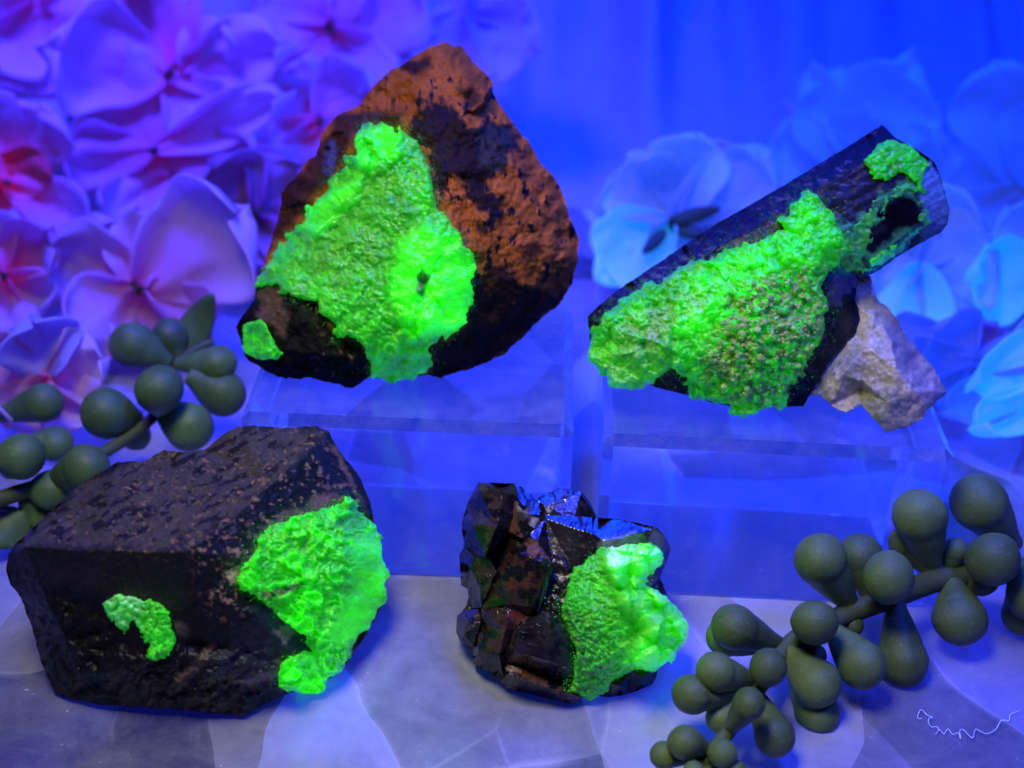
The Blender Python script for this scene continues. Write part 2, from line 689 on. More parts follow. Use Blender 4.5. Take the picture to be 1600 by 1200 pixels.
    L(fm.outputs[0], fl.inputs['Value'])
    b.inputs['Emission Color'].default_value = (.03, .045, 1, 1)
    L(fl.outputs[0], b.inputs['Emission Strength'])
    b.inputs['Specular IOR Level'].default_value = .5
    bu = N('ShaderNodeBump', Strength=.10, Distance=.0006)
    L(cl.outputs['Fac'], bu.inputs['Height'])
    L(bu.outputs['Normal'], b.inputs['Normal'])
    return m


# ------------------------------------------------------------------ setting: slab and cloth
def grid(nx, ny, f):
    u, v = np.meshgrid(np.linspace(0, 1, nx), np.linspace(0, 1, ny))
    V = f(u.ravel(), v.ravel())
    i, j = np.meshgrid(np.arange(nx - 1), np.arange(ny - 1))
    a = (j * nx + i).ravel()
    return V, np.stack([a, a + 1, a + nx + 1, a + nx], 1)


def slab_shape(u, v):
    x, y = -28 + 56 * u, 4 + 33 * v
    return np.stack([x, y, -.02 + .015 * fbm(x * .5, y * .5, 4, 3)], -1)


V, Q = grid(120, 80, slab_shape)
n0 = len(V)
ring = [i for i in range(120)] + [119 + 120 * j for j in range(1, 80)] + [120 * 79 + i for i in range(118, -1, -1)] + [120 * j for j in range(78, 0, -1)]
low = V[ring].copy()
low[:, 2] = -1.6
V = np.concatenate([V, low])
fs = Q.tolist()
for k in range(len(ring)):
    k2 = (k + 1) % len(ring)
    fs.append([ring[k], n0 + k, n0 + k2, ring[k2]])
fs.append([n0 + k for k in range(len(ring))][::-1])
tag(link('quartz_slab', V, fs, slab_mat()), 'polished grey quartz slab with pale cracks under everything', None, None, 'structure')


def cloth_shape(u, v):
    x = -34 + 68 * u
    # lies on the slab, then sweeps up behind the flowers
    t = np.clip((v - .22) / .78, 0, 1)
    up = t ** 1.7
    fold = np.sin(x * 1.3 + 2.5 * fbm(x * .2, v * 2, 3, 2)) * .75 + .45 * np.sin(x * 3.1 + 3 * fbm(x * .4, v * 2, 5, 2)) + 1.7 * fbm(x * .35, v * .9 + 3, 8, 3) + .5 * fbm(x * 1.1, v * 1.5, 12, 2)
    y = 29.5 + 7 * np.clip(v / .45, 0, 1) + 6 * t + fold * (.15 + 1.2 * np.clip(v * 2, 0, 1)) * (t > -1)
    z = .012 + .12 * np.abs(fold) * (1 - t) * np.clip(v * 8, 0, 1) + 24 * up
    return np.stack([x, y, z], -1)


V, Q = grid(300, 90, cloth_shape)
tag(link('cloth_backdrop', V, Q, M_CLOTH), 'white draped cloth hanging behind the flowers', None, None, 'structure')
tag(link('table', np.array([[-60, -20, -1.62], [60, -20, -1.62], [60, 60, -1.62], [-60, 60, -1.62]], float), [[0, 1, 2, 3]], M_CLOTH), 'white table under the quartz slab', None, None, 'structure')

# ------------------------------------------------------------------ acrylic blocks
BH = 2.55


def block(a, b, depth, label):
    A, B = at_h(a[0], a[1], BH)[:2], at_h(b[0], b[1], BH)[:2]
    wd = np.linalg.norm(B - A)
    u = (B - A) / wd
    n = np.array([-u[1], u[0]])
    c = (A + B) / 2 + n * depth / 2
    ch = .13
    hw, hd, z0, z1 = wd / 2, depth / 2, 0.004, BH

    def ringv(ix, iy, z):
        x, y = hw - ix, hd - iy
        cc = ch if ix == 0 else 0.0
        pts = [(-x + cc, -y), (x - cc, -y), (x, -y + cc), (x, y - cc), (x - cc, y), (-x + cc, y), (-x, y - cc), (-x, -y + cc)]
        return [(c[0] + u[0] * p[0] + n[0] * p[1], c[1] + u[1] * p[0] + n[1] * p[1], z) for p in pts]
    vs = []
    for ix, z in ((.02, z0), (0, z0 + .02), (0, z1 - ch), (ch, z1)):
        if ix:
            x, y = hw - ix, hd - ix
            e = .012
            pts = [(-x + e, -y), (x - e, -y), (x, -y + e), (x, y - e), (x - e, y), (-x + e, y), (-x, y - e), (-x, -y + e)]
            vs += [(c[0] + u[0] * p[0] + n[0] * p[1], c[1] + u[1] * p[0] + n[1] * p[1], z) for p in pts]
        else:
            vs += ringv(0, 0, z)
    fs = [[7, 6, 5, 4, 3, 2, 1, 0], [24 + k for k in range(8)]]
    for r in range(3):
        for k in range(8):
            k2 = (k + 1) % 8
            fs.append([r * 8 + k, r * 8 + k2, r * 8 + 8 + k2, r * 8 + 8 + k])
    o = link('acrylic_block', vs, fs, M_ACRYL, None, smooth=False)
    o.location = Vector((c[0] * CM, c[1] * CM, 0))
    for v in o.data.vertices:
        v.co -= Vector((c[0] * CM, c[1] * CM, 0))
    tag(o, label, 'display block', 'clear acrylic display blocks')
    return o


block((372, 650), (897, 672), 3.7, 'clear acrylic block under the large brown rock')
block((944, 684), (1497, 711), 3.7, 'clear scratched acrylic block under the long diagonal crystal')


# ------------------------------------------------------------------ green crusts
def crust_height(seed, cells=(26, 11), dome=(.16, .06), wr=.03, edge=9, top=.12, style='mix'):
    def f(px, py, d):
        w1 = px + 6 * fbm(px / 20, py / 20, seed, 3)
        w2 = py + 6 * fbm(px / 20, py / 20, seed + 3, 3)
        f1, f2, idn = worley(w1 / cells[0], w2 / cells[0], seed)
        h = dome[0] * np.sqrt(np.clip(1 - (f1 / .85) ** 2, 0, 1)) * (.35 + .9 * idn)
        f1b, f2b, idb = worley(w1 / cells[1], w2 / cells[1], seed + 40)
        h = h + dome[1] * np.sqrt(np.clip(1 - (f1b / .85) ** 2, 0, 1)) * (.3 + .9 * idb)
        rd = 1 - np.abs(fbm(w1 / 13, w2 / 13, seed + 7, 4)) * 2
        h = h + wr * rd + wr * .8 * fbm(px / 4, py / 4, seed + 70, 3)
        e = np.sqrt(np.clip(1 - (1 - np.clip(d / edge, 0, 1)) ** 2, 0, 1))
        return (h + top) * e - .03
    return f


def crust(name, parent, poly, D0, host, seed, height, colfun, glowfun, step=1.8, jit=(8, 14), thick=.35, rim=25, floor=None, mat=None, label=None):
    def zf(px, py, d):
        return host(px, py) + height(px, py, d)

    def cf(px, py, d):
        return colfun(px, py, d)

    def gf(px, py, d):                       # glow dimmed in the hollows so the bumps look shaded
        h = height(px, py, np.maximum(d, 12))
        lo, hi = np.percentile(h, 5), np.percentile(h, 96)
        return glowfun(px, py, d) * (.35 + 1.0 * np.clip((h - lo) / (hi - lo + 1e-6), 0, 1))
    o = relief(name, parent, poly, D0, zf, mat or M_CRUST, step, jit, seed, cf, gf, thick, rim, floor, host)
    if label:
        o['label'] = label
    return o


def green_col(seed, sandy=.35, layers=()):
    """pale green opal with duller sandy and grey-green inclusions"""
    lay = paint((.05, .64, .022), layers, seed)

    def f(px, py, d):
        c = lay(px, py)
        n = fbm(px / 34, py / 34, seed + 2, 4)
        m = (sstep(.12, .5, n) * sandy)[:, None]
        c = c * (1 - m) + np.array((.15, .28, .06))[None] * m
        yl = sstep(-.15, .45, fbm(px / 20, py / 20, seed + 81, 4))[:, None] * .75
        c = c * (1 - yl) + np.array((.15, .66, .025))[None] * yl
        # cloudy olive and grey-green grains among the clear opal
        g = sstep(.10, .45, fbm(px / 7, py / 7, seed + 61, 4))[:, None] * .75
        c = c * (1 - g) + np.array((.07, .24, .05))[None] * g
        r = 1 - np.abs(fbm(px / 16, py / 16, seed + 71, 4)) * 6
        r = np.clip(r, 0, 1)[:, None] * .45
        return np.clip(c * (1 - r) + np.array((.03, .30, .03))[None] * r, 0, 1)
    return f


def green_glow(seed, lo=.1, hi=.55, bright=(), dull=()):
    def f(px, py, d):
        n = .5 + .5 * fbm(px / 45, py / 45, seed, 3)
        f1, f2, idn = worley(px / 13, py / 13, seed + 6)
        v = lo + (hi - lo) * np.clip(n * .75 + .35 * (1 - f1) * idn, 0, 1)
        v = v * (1 + .35 * fbm(px / 6, py / 6, seed + 8, 3))
        for poly, a, soft in bright:
            v = v + a * sstep(-soft, soft, seg_sd(px + 9 * fbm(px / 15, py / 15, seed + 9, 3), py, poly))
        for poly, a, soft in dull:
            v = v * (1 - a * sstep(-soft, soft, seg_sd(px + 9 * fbm(px / 15, py / 15, seed + 9, 3), py, poly)))
        return np.clip(v, 0, 2)
    return f


def grains(parent, poly, outline, D0, host, n, seed, reach=6, size=(.005, .014), shade=(.05, .34, .03), glow=.06, inside=False, floor=.01):
    """tiny stray crystals sprinkled on the rock beside a crust"""
    rng = np.random.RandomState(seed)
    P = np.array([p[:2] for p in poly], float)
    lo, hi = P.min(0) - 30, P.max(0) + 30
    X = rng.uniform(lo[0], hi[0], n * 40)
    Y = rng.uniform(lo[1], hi[1], n * 40)
    sd = seg_sd(X, Y, P)
    ok = seg_sd(X, Y, np.array([p[:2] for p in outline], float)) > 6
    ok &= (sd > 0) if inside else ((sd < 2) & (rng.uniform(0, 1, len(X)) < np.exp(np.minimum(sd, 0) / reach)))
    X, Y = X[ok][:n], Y[ok][:n]
    ctr = at(X, Y, D0 - host(X, Y))
    t = (1 + 5 ** .5) / 2
    ico = np.array([(-1, t, 0), (1, t, 0), (-1, -t, 0), (1, -t, 0), (0, -1, t), (0, 1, t), (0, -1, -t), (0, 1, -t), (t, 0, -1), (t, 0, 1), (-t, 0, -1), (-t, 0, 1)]) / 1.9
    icf = [(0, 11, 5), (0, 5, 1), (0, 1, 7), (0, 7, 10), (0, 10, 11), (1, 5, 9), (5, 11, 4), (11, 10, 2), (10, 7, 6), (7, 1, 8), (3, 9, 4), (3, 4, 2), (3, 2, 6), (3, 6, 8), (3, 8, 9), (4, 9, 5), (2, 4, 11), (6, 2, 10), (8, 6, 7), (9, 8, 1)]
    vs, fs, cs, gs = [], [], [], []
    for k, c in enumerate(ctr):
        r = rng.uniform(*size) * rng.uniform(.5, 1.2)
        v = c + ico * r * rng.uniform(.6, 1.3, 3)
        v[:, 2] = np.maximum(v[:, 2], floor)
        fs += [tuple(i + 12 * k for i in f) for f in icf]
        vs.append(v)
        cs.append(np.repeat(np.array(shade)[None] * rng.uniform(.6, 1.4), 12, 0))
        gs.append(np.full(12, glow * rng.uniform(.2, 1.6)))
    o = link('crust_grains', np.concatenate(vs), fs, M_CRUST, parent, np.concatenate(cs), np.concatenate(gs), smooth=False)
    o['kind'] = 'stuff'


# ------------------------------------------------------------------ specimen 1: big brown rock
def rock_z(fac, amps, seed, warp=6):
    def f(px, py, d=None):
        x = px + warp * fbm(px / 22, py / 22, seed, 3)
        y = py + warp * fbm(px / 22, py / 22, seed + 4, 3)
        z = fac(x, y)
        for a, s in amps:
            z = z + a * fbm(px / s, py / s, seed + int(s), 4)
        return z
    return f


v1 = view(360, 50, 2.105)
S1 = v1([(700, 32, -.9), (760, 48, -.95), (800, 100, -.8), (865, 160, -.7), (870, 215, -.7), (930, 300, -.7), (990, 375, -.7),
         (1010, 420, -.6), (1060, 470, -.7), (1095, 530, -.7), (1120, 610, -.7), (1145, 680, -.7), (1145, 760, -.7), (1125, 830, -.7),
         (1085, 895, -.7), (1000, 960, -.6), (980, 990, -.6), (900, 1060, -.5), (820, 1095, -.4), (690, 1140, -.1), (640, 1125, 0), (560, 1140, .1), (450, 1140, .1),
         (400, 1170, .1), (330, 1155, .2), (260, 1140, .2), (180, 1140, .1), (110, 1115, 0), (50, 1070, -.1), (20, 970, -.2), (40, 930, -.1),
         (80, 880, -.1), (85, 840, -.3), (125, 720, -.5), (135, 680, -.6), (165, 590, -.6), (170, 525, -.7), (215, 480, -.6), (240, 440, -.7), (280, 400, -.7),
         (305, 330, -.8), (350, 270, -.8), (425, 240, -.9), (460, 190, -.8), (520, 130, -.9), (590, 90, -.9), (650, 50, -.9)])
N1 = len(S1)
S1i = v1([(700, 90, .0), (600, 150, .1), (770, 170, .25), (850, 200, .1), (760, 290, .75), (620, 250, .7), (450, 280, .3), (420, 330, .55), (700, 450, 1.05), (900, 380, .45),
          (820, 600, .95), (1000, 560, .35), (960, 720, .55), (1060, 740, .1), (830, 820, .7), (960, 860, .35), (780, 980, .45), (880, 950, .2),
          (560, 480, 1.0), (600, 700, 1.2), (520, 900, 1.2), (650, 950, 1.15), (600, 1060, .7), (420, 700, .9), (300, 720, .55), (200, 760, .3),
          (300, 850, .75), (200, 900, .7), (120, 960, .5), (120, 1050, .45), (260, 1050, .8), (400, 1080, .75), (350, 960, .85), (330, 480, .25), (240, 560, 0)])
fac1 = Facets(S1 + S1i, N1)
D1 = float(depth_at(550, 602, BH)) - .05
z1 = rock_z(fac1, [(.15, 80), (.05, 26), (.022, 8)], 11, 9)
BLK = (.008, .007, .006)
BRN = (.50, .122, .013)
c1 = paint(BRN, [
    (v1([(570, 100), (650, 80), (670, 110), (610, 140), (560, 130)]), BLK, 6, 8, .9),
    (v1([(610, 240), (700, 225), (760, 280), (780, 330), (850, 300), (930, 300), (950, 380), (900, 450), (860, 470), (850, 520), (900, 540), (890, 600), (830, 590), (780, 520), (700, 470), (690, 580), (650, 480), (640, 390), (590, 340), (610, 280)]), BLK, 5, 16, .96),
    (v1([(800, 330), (870, 300), (940, 330), (930, 420), (860, 460), (820, 430)]), (.05, .042, .032), 8, 12, .8),
    (v1([(750, 190), (800, 180), (830, 230), (790, 260)]), BLK, 6, 10, .8),
    (v1([(360, 260), (570, 260), (560, 300), (410, 330), (380, 400), (300, 520), (170, 520), (280, 400)]), (.035, .014, .012), 8, 8, .9),
    (v1([(130, 520), (300, 480), (380, 400), (250, 580), (110, 740)]), (.03, .011, .008), 8, 8, .9),
    (v1([(300, 380), (345, 355), (360, 390), (330, 470), (305, 460)]), (.07, .06, .16), 4, 5, .9),
    (v1([(800, 790), (930, 770), (960, 830), (1050, 850), (1100, 870), (1000, 970), (850, 1100), (640, 1150), (660, 1040), (780, 980)]), BLK, 8, 14, .92),
    (v1([(940, 700), (1020, 700), (1030, 740), (950, 760)]), BLK, 5, 12, .75),
    (v1([(810, 620), (850, 640), (840, 670), (805, 650)]), BLK, 4, 6, .85),
    (v1([(0, 820), (150, 840), (290, 880), (345, 1000), (460, 1030), (470, 1190), (0, 1190)]), BLK, 6, 6, 1),
    (v1([(100, 840), (160, 845), (190, 940), (180, 1000), (130, 960), (90, 930)]), (.16, .09, .06), 6, 8, .8),
], 21)
c1 = speckle(c1, (.15, .085, .06), .33, 9, 5, v1([(280, 1000), (460, 1040), (460, 1180), (250, 1150)]))
c1 = speckle(c1, (.012, .010, .012), .30, 13, 9, v1([(560, 60), (900, 200), (1150, 600), (1130, 860), (820, 800), (600, 300), (480, 180)]), (.8, 1.6))
K1 = v1([(405, 340), (440, 300), (500, 300), (540, 325), (560, 305), (590, 340), (640, 390), (655, 470), (690, 580), (760, 680), (800, 730), (808, 780), (790, 830),
         (795, 880), (770, 960), (740, 990), (700, 1010), (660, 1050), (672, 1090), (640, 1115), (600, 1140), (520, 1160), (500, 1140), (455, 1145), (460, 1100),
         (440, 1030), (400, 1010), (345, 1010), (340, 960), (300, 930), (280, 890), (230, 880), (180, 870), (150, 840), (80, 835), (110, 770), (160, 700), (200, 650),
         (240, 620), (250, 580), (300, 545), (320, 490), (370, 440), (365, 405), (405, 400)])
c1 = rimmed(c1, [K1], 24)
r1 = empty('mineral_specimen', at_h(560, 590, BH), 'large brown and black rock with a big bright green crust, on the left acrylic block', 'mineral', 'mineral specimens with green crusts')
relief('rock', r1, S1, D1, z1, M_BROWN, 1.8, (3.5, 12), 5, c1, None, 1.6, 140, BH + .01, Facets(S1, N1))
right1 = v1([(560, 700), (640, 640), (760, 680), (810, 760), (790, 960), (600, 1010), (540, 900), (530, 800)])
top1 = v1([(400, 330), (560, 300), (560, 400), (470, 470), (420, 440)])
lefte1 = v1([(240, 580), (340, 520), (440, 470), (420, 560), (280, 680), (230, 650)])
hA, hB = crust_height(3, (17, 8), (.06, .05), .028, 8, .13), crust_height(9, (34, 15), (.28, .08), .02, 10, .14)


def h1(px, py, d):
    m = np.maximum(np.maximum(sstep(-18, 10, seg_sd(px, py, right1)), sstep(-10, 8, seg_sd(px, py, top1))), .8 * sstep(-8, 8, seg_sd(px, py, lefte1)))
    return hA(px, py, d) * (1 - m) + hB(px, py, d) * m


dull1 = v1([(320, 560), (440, 480), (560, 470), (600, 600), (540, 760), (420, 800), (160, 830), (200, 700)])
crust('green_crust', r1, K1, D1, z1, 7, h1,
      green_col(14, .5, [(v1([(630, 790), (655, 810), (632, 870), (612, 850)]), (.12, .09, .07), 3, 5, .9),
                         (v1([(690, 910), (720, 900), (715, 945), (690, 950)]), (.2, .15, .12), 3, 5, .8),
                         (dull1, (.13, .45, .06), 20, 15, .5)]),
      green_glow(15, .12, .46, [(right1, .28, 12), (top1, .18, 8), (lefte1, .22, 8)], [(dull1, .35, 22), (v1([(625, 780), (660, 800), (632, 880), (605, 850)]), .95, 4)]),
      floor=BH + .005)
crust('green_patch', r1, v1([(40, 960), (100, 940), (130, 985), (150, 1030), (175, 1060), (150, 1078), (90, 1078), (40, 1050)]), D1, z1, 12,
      crust_height(18, (18, 8), (.04, .04), .03, 6, .06), green_col(19, .3), green_glow(20, .1, .3), floor=BH + .005, jit=(3, 9))

grains(r1, K1, S1, D1, z1, 300, 201, floor=BH)

# ------------------------------------------------------------------ specimen 2: long diagonal crystal
v2 = view(890, 180, 2.3525)
S2 = v2([(65, 740, -.1), (150, 660, -.4), (520, 410, -.4), (800, 250, -.4), (1150, 35, -.4), (1200, 85, .2), (1270, 120, .3), (1340, 170, .22), (1365, 230, .2),
         (1397, 345, .1), (1390, 400, .08), (1365, 430, .05), (1240, 500, -.1), (1120, 580, -.2), (1060, 600, 0), (1050, 680, .1), (1090, 770, .1), (1030, 820, .2),
         (960, 900, .2), (900, 1000, .1), (860, 1070, 0), (780, 1075, .05), (640, 1080, .1), (520, 1055, .1), (430, 1030, .1), (310, 1000, .1), (200, 930, .1), (80, 870, 0)])
N2 = len(S2)
S2i = v2([(110, 770, .35), (330, 625, .5), (560, 485, .55), (870, 300, .55), (1170, 115, .55), (1250, 225, .5), (1288, 300, .45), (1292, 395, .4), (1200, 470, .35), (1110, 535, .3),
          (500, 700, .85), (700, 600, .9), (900, 480, .8), (700, 830, .9), (850, 800, .75), (950, 720, .5), (500, 900, .7), (300, 830, .65), (650, 1000, .5), (1000, 620, .4), (1050, 400, .6), (1150, 300, .6)])
fac2 = Facets(S2 + S2i, N2, [(N2 + k, N2 + k + 1) for k in range(9)])
D2 = float(depth_at(1180, 648, BH)) - .1
z2a = rock_z(fac2, [(.03, 60), (.012, 14)], 31, 2)


def z2(px, py, d=None):                      # growth striations run along the prism
    a, b = px * .848 - py * .53, px * .53 + py * .848
    return z2a(px, py) + .011 * fbm(a / 90, b / 4.5, 36, 3)


r2 = empty('mineral_specimen', at_h(1200, 640, BH), 'long dark diagonal prism crystal with grainy green crust, on the right acrylic block', 'mineral', 'mineral specimens with green crusts')
c2 = paint((.011, .009, .014), [
    (v2([(560, 470), (900, 270), (1170, 110), (1250, 220), (1290, 300), (1280, 400), (1110, 520), (980, 560), (900, 400), (600, 520)]), (.030, .027, .030), 8, 14, .75),
    (v2([(960, 560), (980, 420), (1060, 400), (1110, 330), (1180, 270), (1260, 240), (1290, 300), (1270, 310), (1180, 300), (1100, 420), (1050, 490), (1110, 500), (1280, 400), (1290, 420), (1110, 560), (980, 600)]), (.10, .52, .14), 7, 16, .92),
    (v2([(1240, 210), (1330, 170), (1365, 230), (1397, 345), (1390, 400), (1365, 430), (1290, 470), (1295, 380), (1290, 290)]), (.24, .42, .42), 4, 5, .95),
    (v2([(1140, 370), (1180, 310), (1270, 295), (1285, 390), (1190, 440), (1110, 495), (1110, 450), (1170, 420)]), (.006, .006, .009), 4, 8, 1),
    (v2([(930, 590), (1050, 580), (1040, 640), (960, 700), (930, 650)]), (.2, .17, .2), 5, 18, .6)], 33)
c2 = speckle(c2, (.12, .105, .11), .30, 9, 37, v2([(200, 650), (1150, 60), (1200, 200), (950, 420), (600, 560)]), (2.2, .8))
K2 = v2([(70, 850), (80, 790), (110, 740), (200, 670), (300, 600), (330, 620), (410, 560), (480, 530), (590, 490), (640, 470), (740, 440), (790, 420), (760, 390), (800, 350), (865, 272),
         (915, 300), (965, 360), (1005, 430), (1020, 500), (980, 560), (940, 590), (930, 640), (960, 700), (940, 760), (920, 830), (880, 910), (850, 960), (800, 1010), (790, 1070),
         (740, 1080), (700, 1090), (640, 1105), (590, 1095), (580, 1060), (500, 1050), (430, 1030), (425, 960), (370, 930), (310, 990), (230, 1015), (160, 1000), (110, 940), (65, 890)])
c2 = rimmed(c2, [K2], 39, wd=16)
relief('prism', r2, S2, D2, z2, M_PRISM, 1.8, (1.2, 14), 32, c2, None, 1.5, 110, BH + .01, Facets(S2, N2))
S2f = v2([(960, 640, 0), (1050, 580, -.2), (1110, 590, -.4), (1110, 660, -.3), (1150, 690, -.4), (1200, 740, -.4), (1240, 810, -.4), (1290, 870, -.4), (1340, 930, -.4), (1385, 1020, -.2),
          (1340, 1060, .2), (1290, 1120, .3), (1230, 1150, .3), (1160, 1165, .3), (1110, 1110, .3), (1070, 1060, .2), (1020, 1095, .2), (960, 1070, .1), (920, 1030, .1), (840, 1030, -.1),
          (885, 960, -.1), (900, 890, -.1), (960, 820, -.1), (1010, 770, -.1), (1000, 690, -.1)])
S2fi = v2([(1120, 740, .3), (1090, 850, .45), (1180, 830, .45), (1000, 960, .4), (1080, 980, .35), (1075, 1010, .15), (1200, 940, .6), (1270, 1020, .55), (1170, 1060, .55), (1340, 1010, .2)])
fac2f = Facets(S2f + S2fi, len(S2f))
z2f = rock_z(fac2f, [(.05, 45), (.020, 13), (.012, 5)], 41, 4)
c2f = paint((.72, .60, .27), [(v2([(1180, 690), (1390, 1010), (1300, 1080), (1160, 800)]), (.62, .47, .32), 10, 10, .8),
                              (v2([(1060, 1050), (1160, 1010), (1240, 1040), (1230, 1150), (1150, 1170)]), (.42, .40, .24), 8, 10, .8),
                              (v2([(930, 930), (1050, 820), (1090, 900), (1020, 990)]), (.40, .36, .24), 10, 12, .7)], 44)
c2f = speckle(c2f, (.03, .03, .04), .42, 9, 47, v2([(940, 640), (1090, 700), (1060, 820), (980, 980), (890, 1050)]))
relief('cream_matrix', r2, S2f, D2, z2f, M_CREAM, 1.8, (3, 10), 43, c2f, None, 1.2, 60, BH + .01, Facets(S2f, len(S2f)))
hC = crust_height(51, (19, 9), (.10, .085), .04, 7, .10)
hD = crust_height(55, (44, 16), (.30, .08), .03, 12, .16)
core2 = v2([(480, 560), (620, 480), (760, 440), (880, 300), (980, 440), (860, 560), (760, 660), (650, 740), (560, 800), (420, 880), (380, 800)])
grain2 = v2([(600, 640), (860, 560), (960, 700), (880, 930), (760, 1080), (560, 1050), (480, 960)])
leftlobe2 = v2([(60, 880), (240, 850), (360, 830), (420, 920), (310, 1000), (160, 1010)])


def h2(px, py, d):
    m = .75 * sstep(-10, 12, seg_sd(px, py, leftlobe2))
    return hC(px, py, d) * (1 - m) + hD(px, py, d) * m


def col2(px, py, d):
    c = green_col(57, .35, [(leftlobe2, (.33, .50, .16), 8, 10, .6), (v2([(100, 830), (330, 690), (560, 600), (480, 760), (260, 860)]), (.34, .27, .15), 14, 22, .75)])(px, py, d)
    f1, f2, idn = worley(px / 8.5, py / 8.5, 95)
    g = sstep(-20, 15, seg_sd(px, py, grain2))
    m = (g * (idn > .5))[:, None]
    tone = np.where((idn > .78)[:, None], np.array((.44, .31, .09))[None], np.array((.32, .46, .09))[None])
    c = c * (1 - .8 * m) + tone * .8 * m
    m2 = (g * (idn > .46) * (idn < .52))[:, None]
    return c * (1 - m2) + np.array((.30, .13, .03))[None] * m2


def glow2(px, py, d):
    g = green_glow(58, .05, .36, [(core2, .33, 20)], [(leftlobe2, .45, 12)])(px, py, d)
    f1, f2, idn = worley(px / 8.5, py / 8.5, 95)
    m = sstep(-20, 15, seg_sd(px, py, grain2)) * (idn > .5)
    return g * (1 - .8 * m)


crust('green_crust', r2, K2, D2, z2, 52, h2, col2, glow2, floor=BH + .005, step=1.7)
crust('green_film', r2, v2([(1080, 170), (1130, 110), (1190, 82), (1250, 110), (1330, 180), (1300, 215), (1300, 300), (1275, 250), (1220, 205), (1170, 240), (1120, 235), (1100, 200)]), D2, z2, 61,
      crust_height(62, (16, 7), (.04, .04), .03, 6, .05), green_col(63, .4), green_glow(64, .08, .34), jit=(5, 8))
crust('green_film', r2, v2([(1100, 535), (1150, 500), (1205, 475), (1190, 520), (1150, 550), (1110, 555)]), D2, z2, 66,
      crust_height(67, (14, 7), (.02, .03), .02, 5, .04), green_col(68, .4), green_glow(69, .08, .28), jit=(4, 8))

crust('green_film', r2, v2([(1000, 570), (975, 500), (1010, 440), (1060, 410), (1110, 345), (1170, 285), (1250, 235), (1300, 255), (1300, 300), (1270, 285), (1190, 300), (1140, 350), (1150, 400), (1100, 440), (1095, 490), (1120, 510), (1060, 570)]), D2, z2, 251,
      crust_height(252, (14, 6), (.015, .02), .02, 4, .012), green_col(253, .5, [(v2([(900, 200), (1400, 200), (1400, 700), (900, 700)]), (.09, .36, .13), 5, 5, .8)]), green_glow(254, .01, .12), jit=(16, 13))
crust('green_film', r2, v2([(1285, 300), (1315, 320), (1320, 400), (1250, 480), (1130, 560), (1060, 590), (1110, 525), (1220, 460), (1280, 395)]), D2, z2, 256,
      crust_height(257, (14, 6), (.01, .02), .015, 4, .010), green_col(258, .5, [(v2([(900, 200), (1400, 200), (1400, 700), (900, 700)]), (.12, .40, .20), 5, 5, .8)]), green_glow(259, .01, .10), jit=(9, 10))
grains(r2, K2, S2, D2, z2, 420, 202, reach=10, floor=BH)
grains(r2, grain2, K2, D2, lambda x, y: z2(x, y) + h2(x, y, np.full(x.shape, 20.)), 420, 203, size=(.026, .05), shade=(.40, .42, .11), glow=.08, inside=True, floor=BH)

# ------------------------------------------------------------------ specimen 3: black blocky crystal
v3 = view(0, 650, 2.5)
S3 = v3([(22, 600, .2), (30, 540, .3), (60, 500, .3), (200, 370, -.5), (310, 270, -1.0), (460, 180, -1.4), (560, 175, -1.5), (640, 135, -1.6), (740, 140, -1.6), (800, 130, -1.6), (880, 65, -1.8),
         (930, 40, -1.8), (1000, 38, -1.8), (1100, 45, -1.7), (1240, 40, -1.4), (1285, 60, -1.2), (1310, 110, -1.2), (1400, 230, -1.2), (1450, 340, -1.2), (1460, 420, -1.1), (1490, 520, -1.0),
         (1505, 640, -1.0), (1500, 730, -.9), (1470, 790, -.8), (1400, 900, -.5), (1340, 985, -.3), (1240, 1060, -.2), (1150, 1075, 0), (1060, 1110, .1), (950, 1172, .25), (850, 1165, .3),
         (700, 1145, .3), (520, 1135, .3), (400, 1130, .25), (270, 1105, .1), (210, 1080, 0), (160, 960, -.1), (125, 830, -.1), (80, 710, 0), (40, 660, .1)])
S3 = [(p[0], p[1], max(p[2], -1.1)) for p in S3]
N3 = len(S3)
S3i = v3([(100, 512, .75), (400, 525, 1.25), (715, 530, 1.6), (900, 400, 1.0), (1060, 265, .35), (1225, 110, -.6),
          (760, 690, 1.35), (800, 840, 1.1), (1000, 560, 1.0), (1000, 780, 1.05), (1200, 480, .35), (1300, 330, -.3), (1350, 560, .1), (1300, 760, .1), (1200, 900, .3), (1180, 640, .55),
          (400, 680, 1.05), (150, 650, .5), (250, 850, .6), (330, 760, .75), (600, 850, 1.05), (450, 960, .75), (300, 1000, .45), (640, 1010, .8), (820, 900, .95), (900, 850, 1.0), (1060, 880, .75), (1150, 930, .55),
          (760, 1080, .65), (950, 1050, .55), (1080, 1010, .4), (520, 1060, .55), (860, 980, .85), (1300, 930, .05)])
fac3 = Facets(S3 + S3i, N3, [(N3 + k, N3 + k + 1) for k in range(5)] + [(N3 + 2, N3 + 6), (N3 + 6, N3 + 7)])
D3 = float(depth_at(380, 1108, 0)) + .1
low3 = v3([(60, 720), (300, 720), (520, 900), (800, 850), (1080, 900), (1150, 1080), (950, 1180), (200, 1100)])
z3a = rock_z(fac3, [(.03, 60), (.018, 12), (.010, 5)], 71, 2.5)


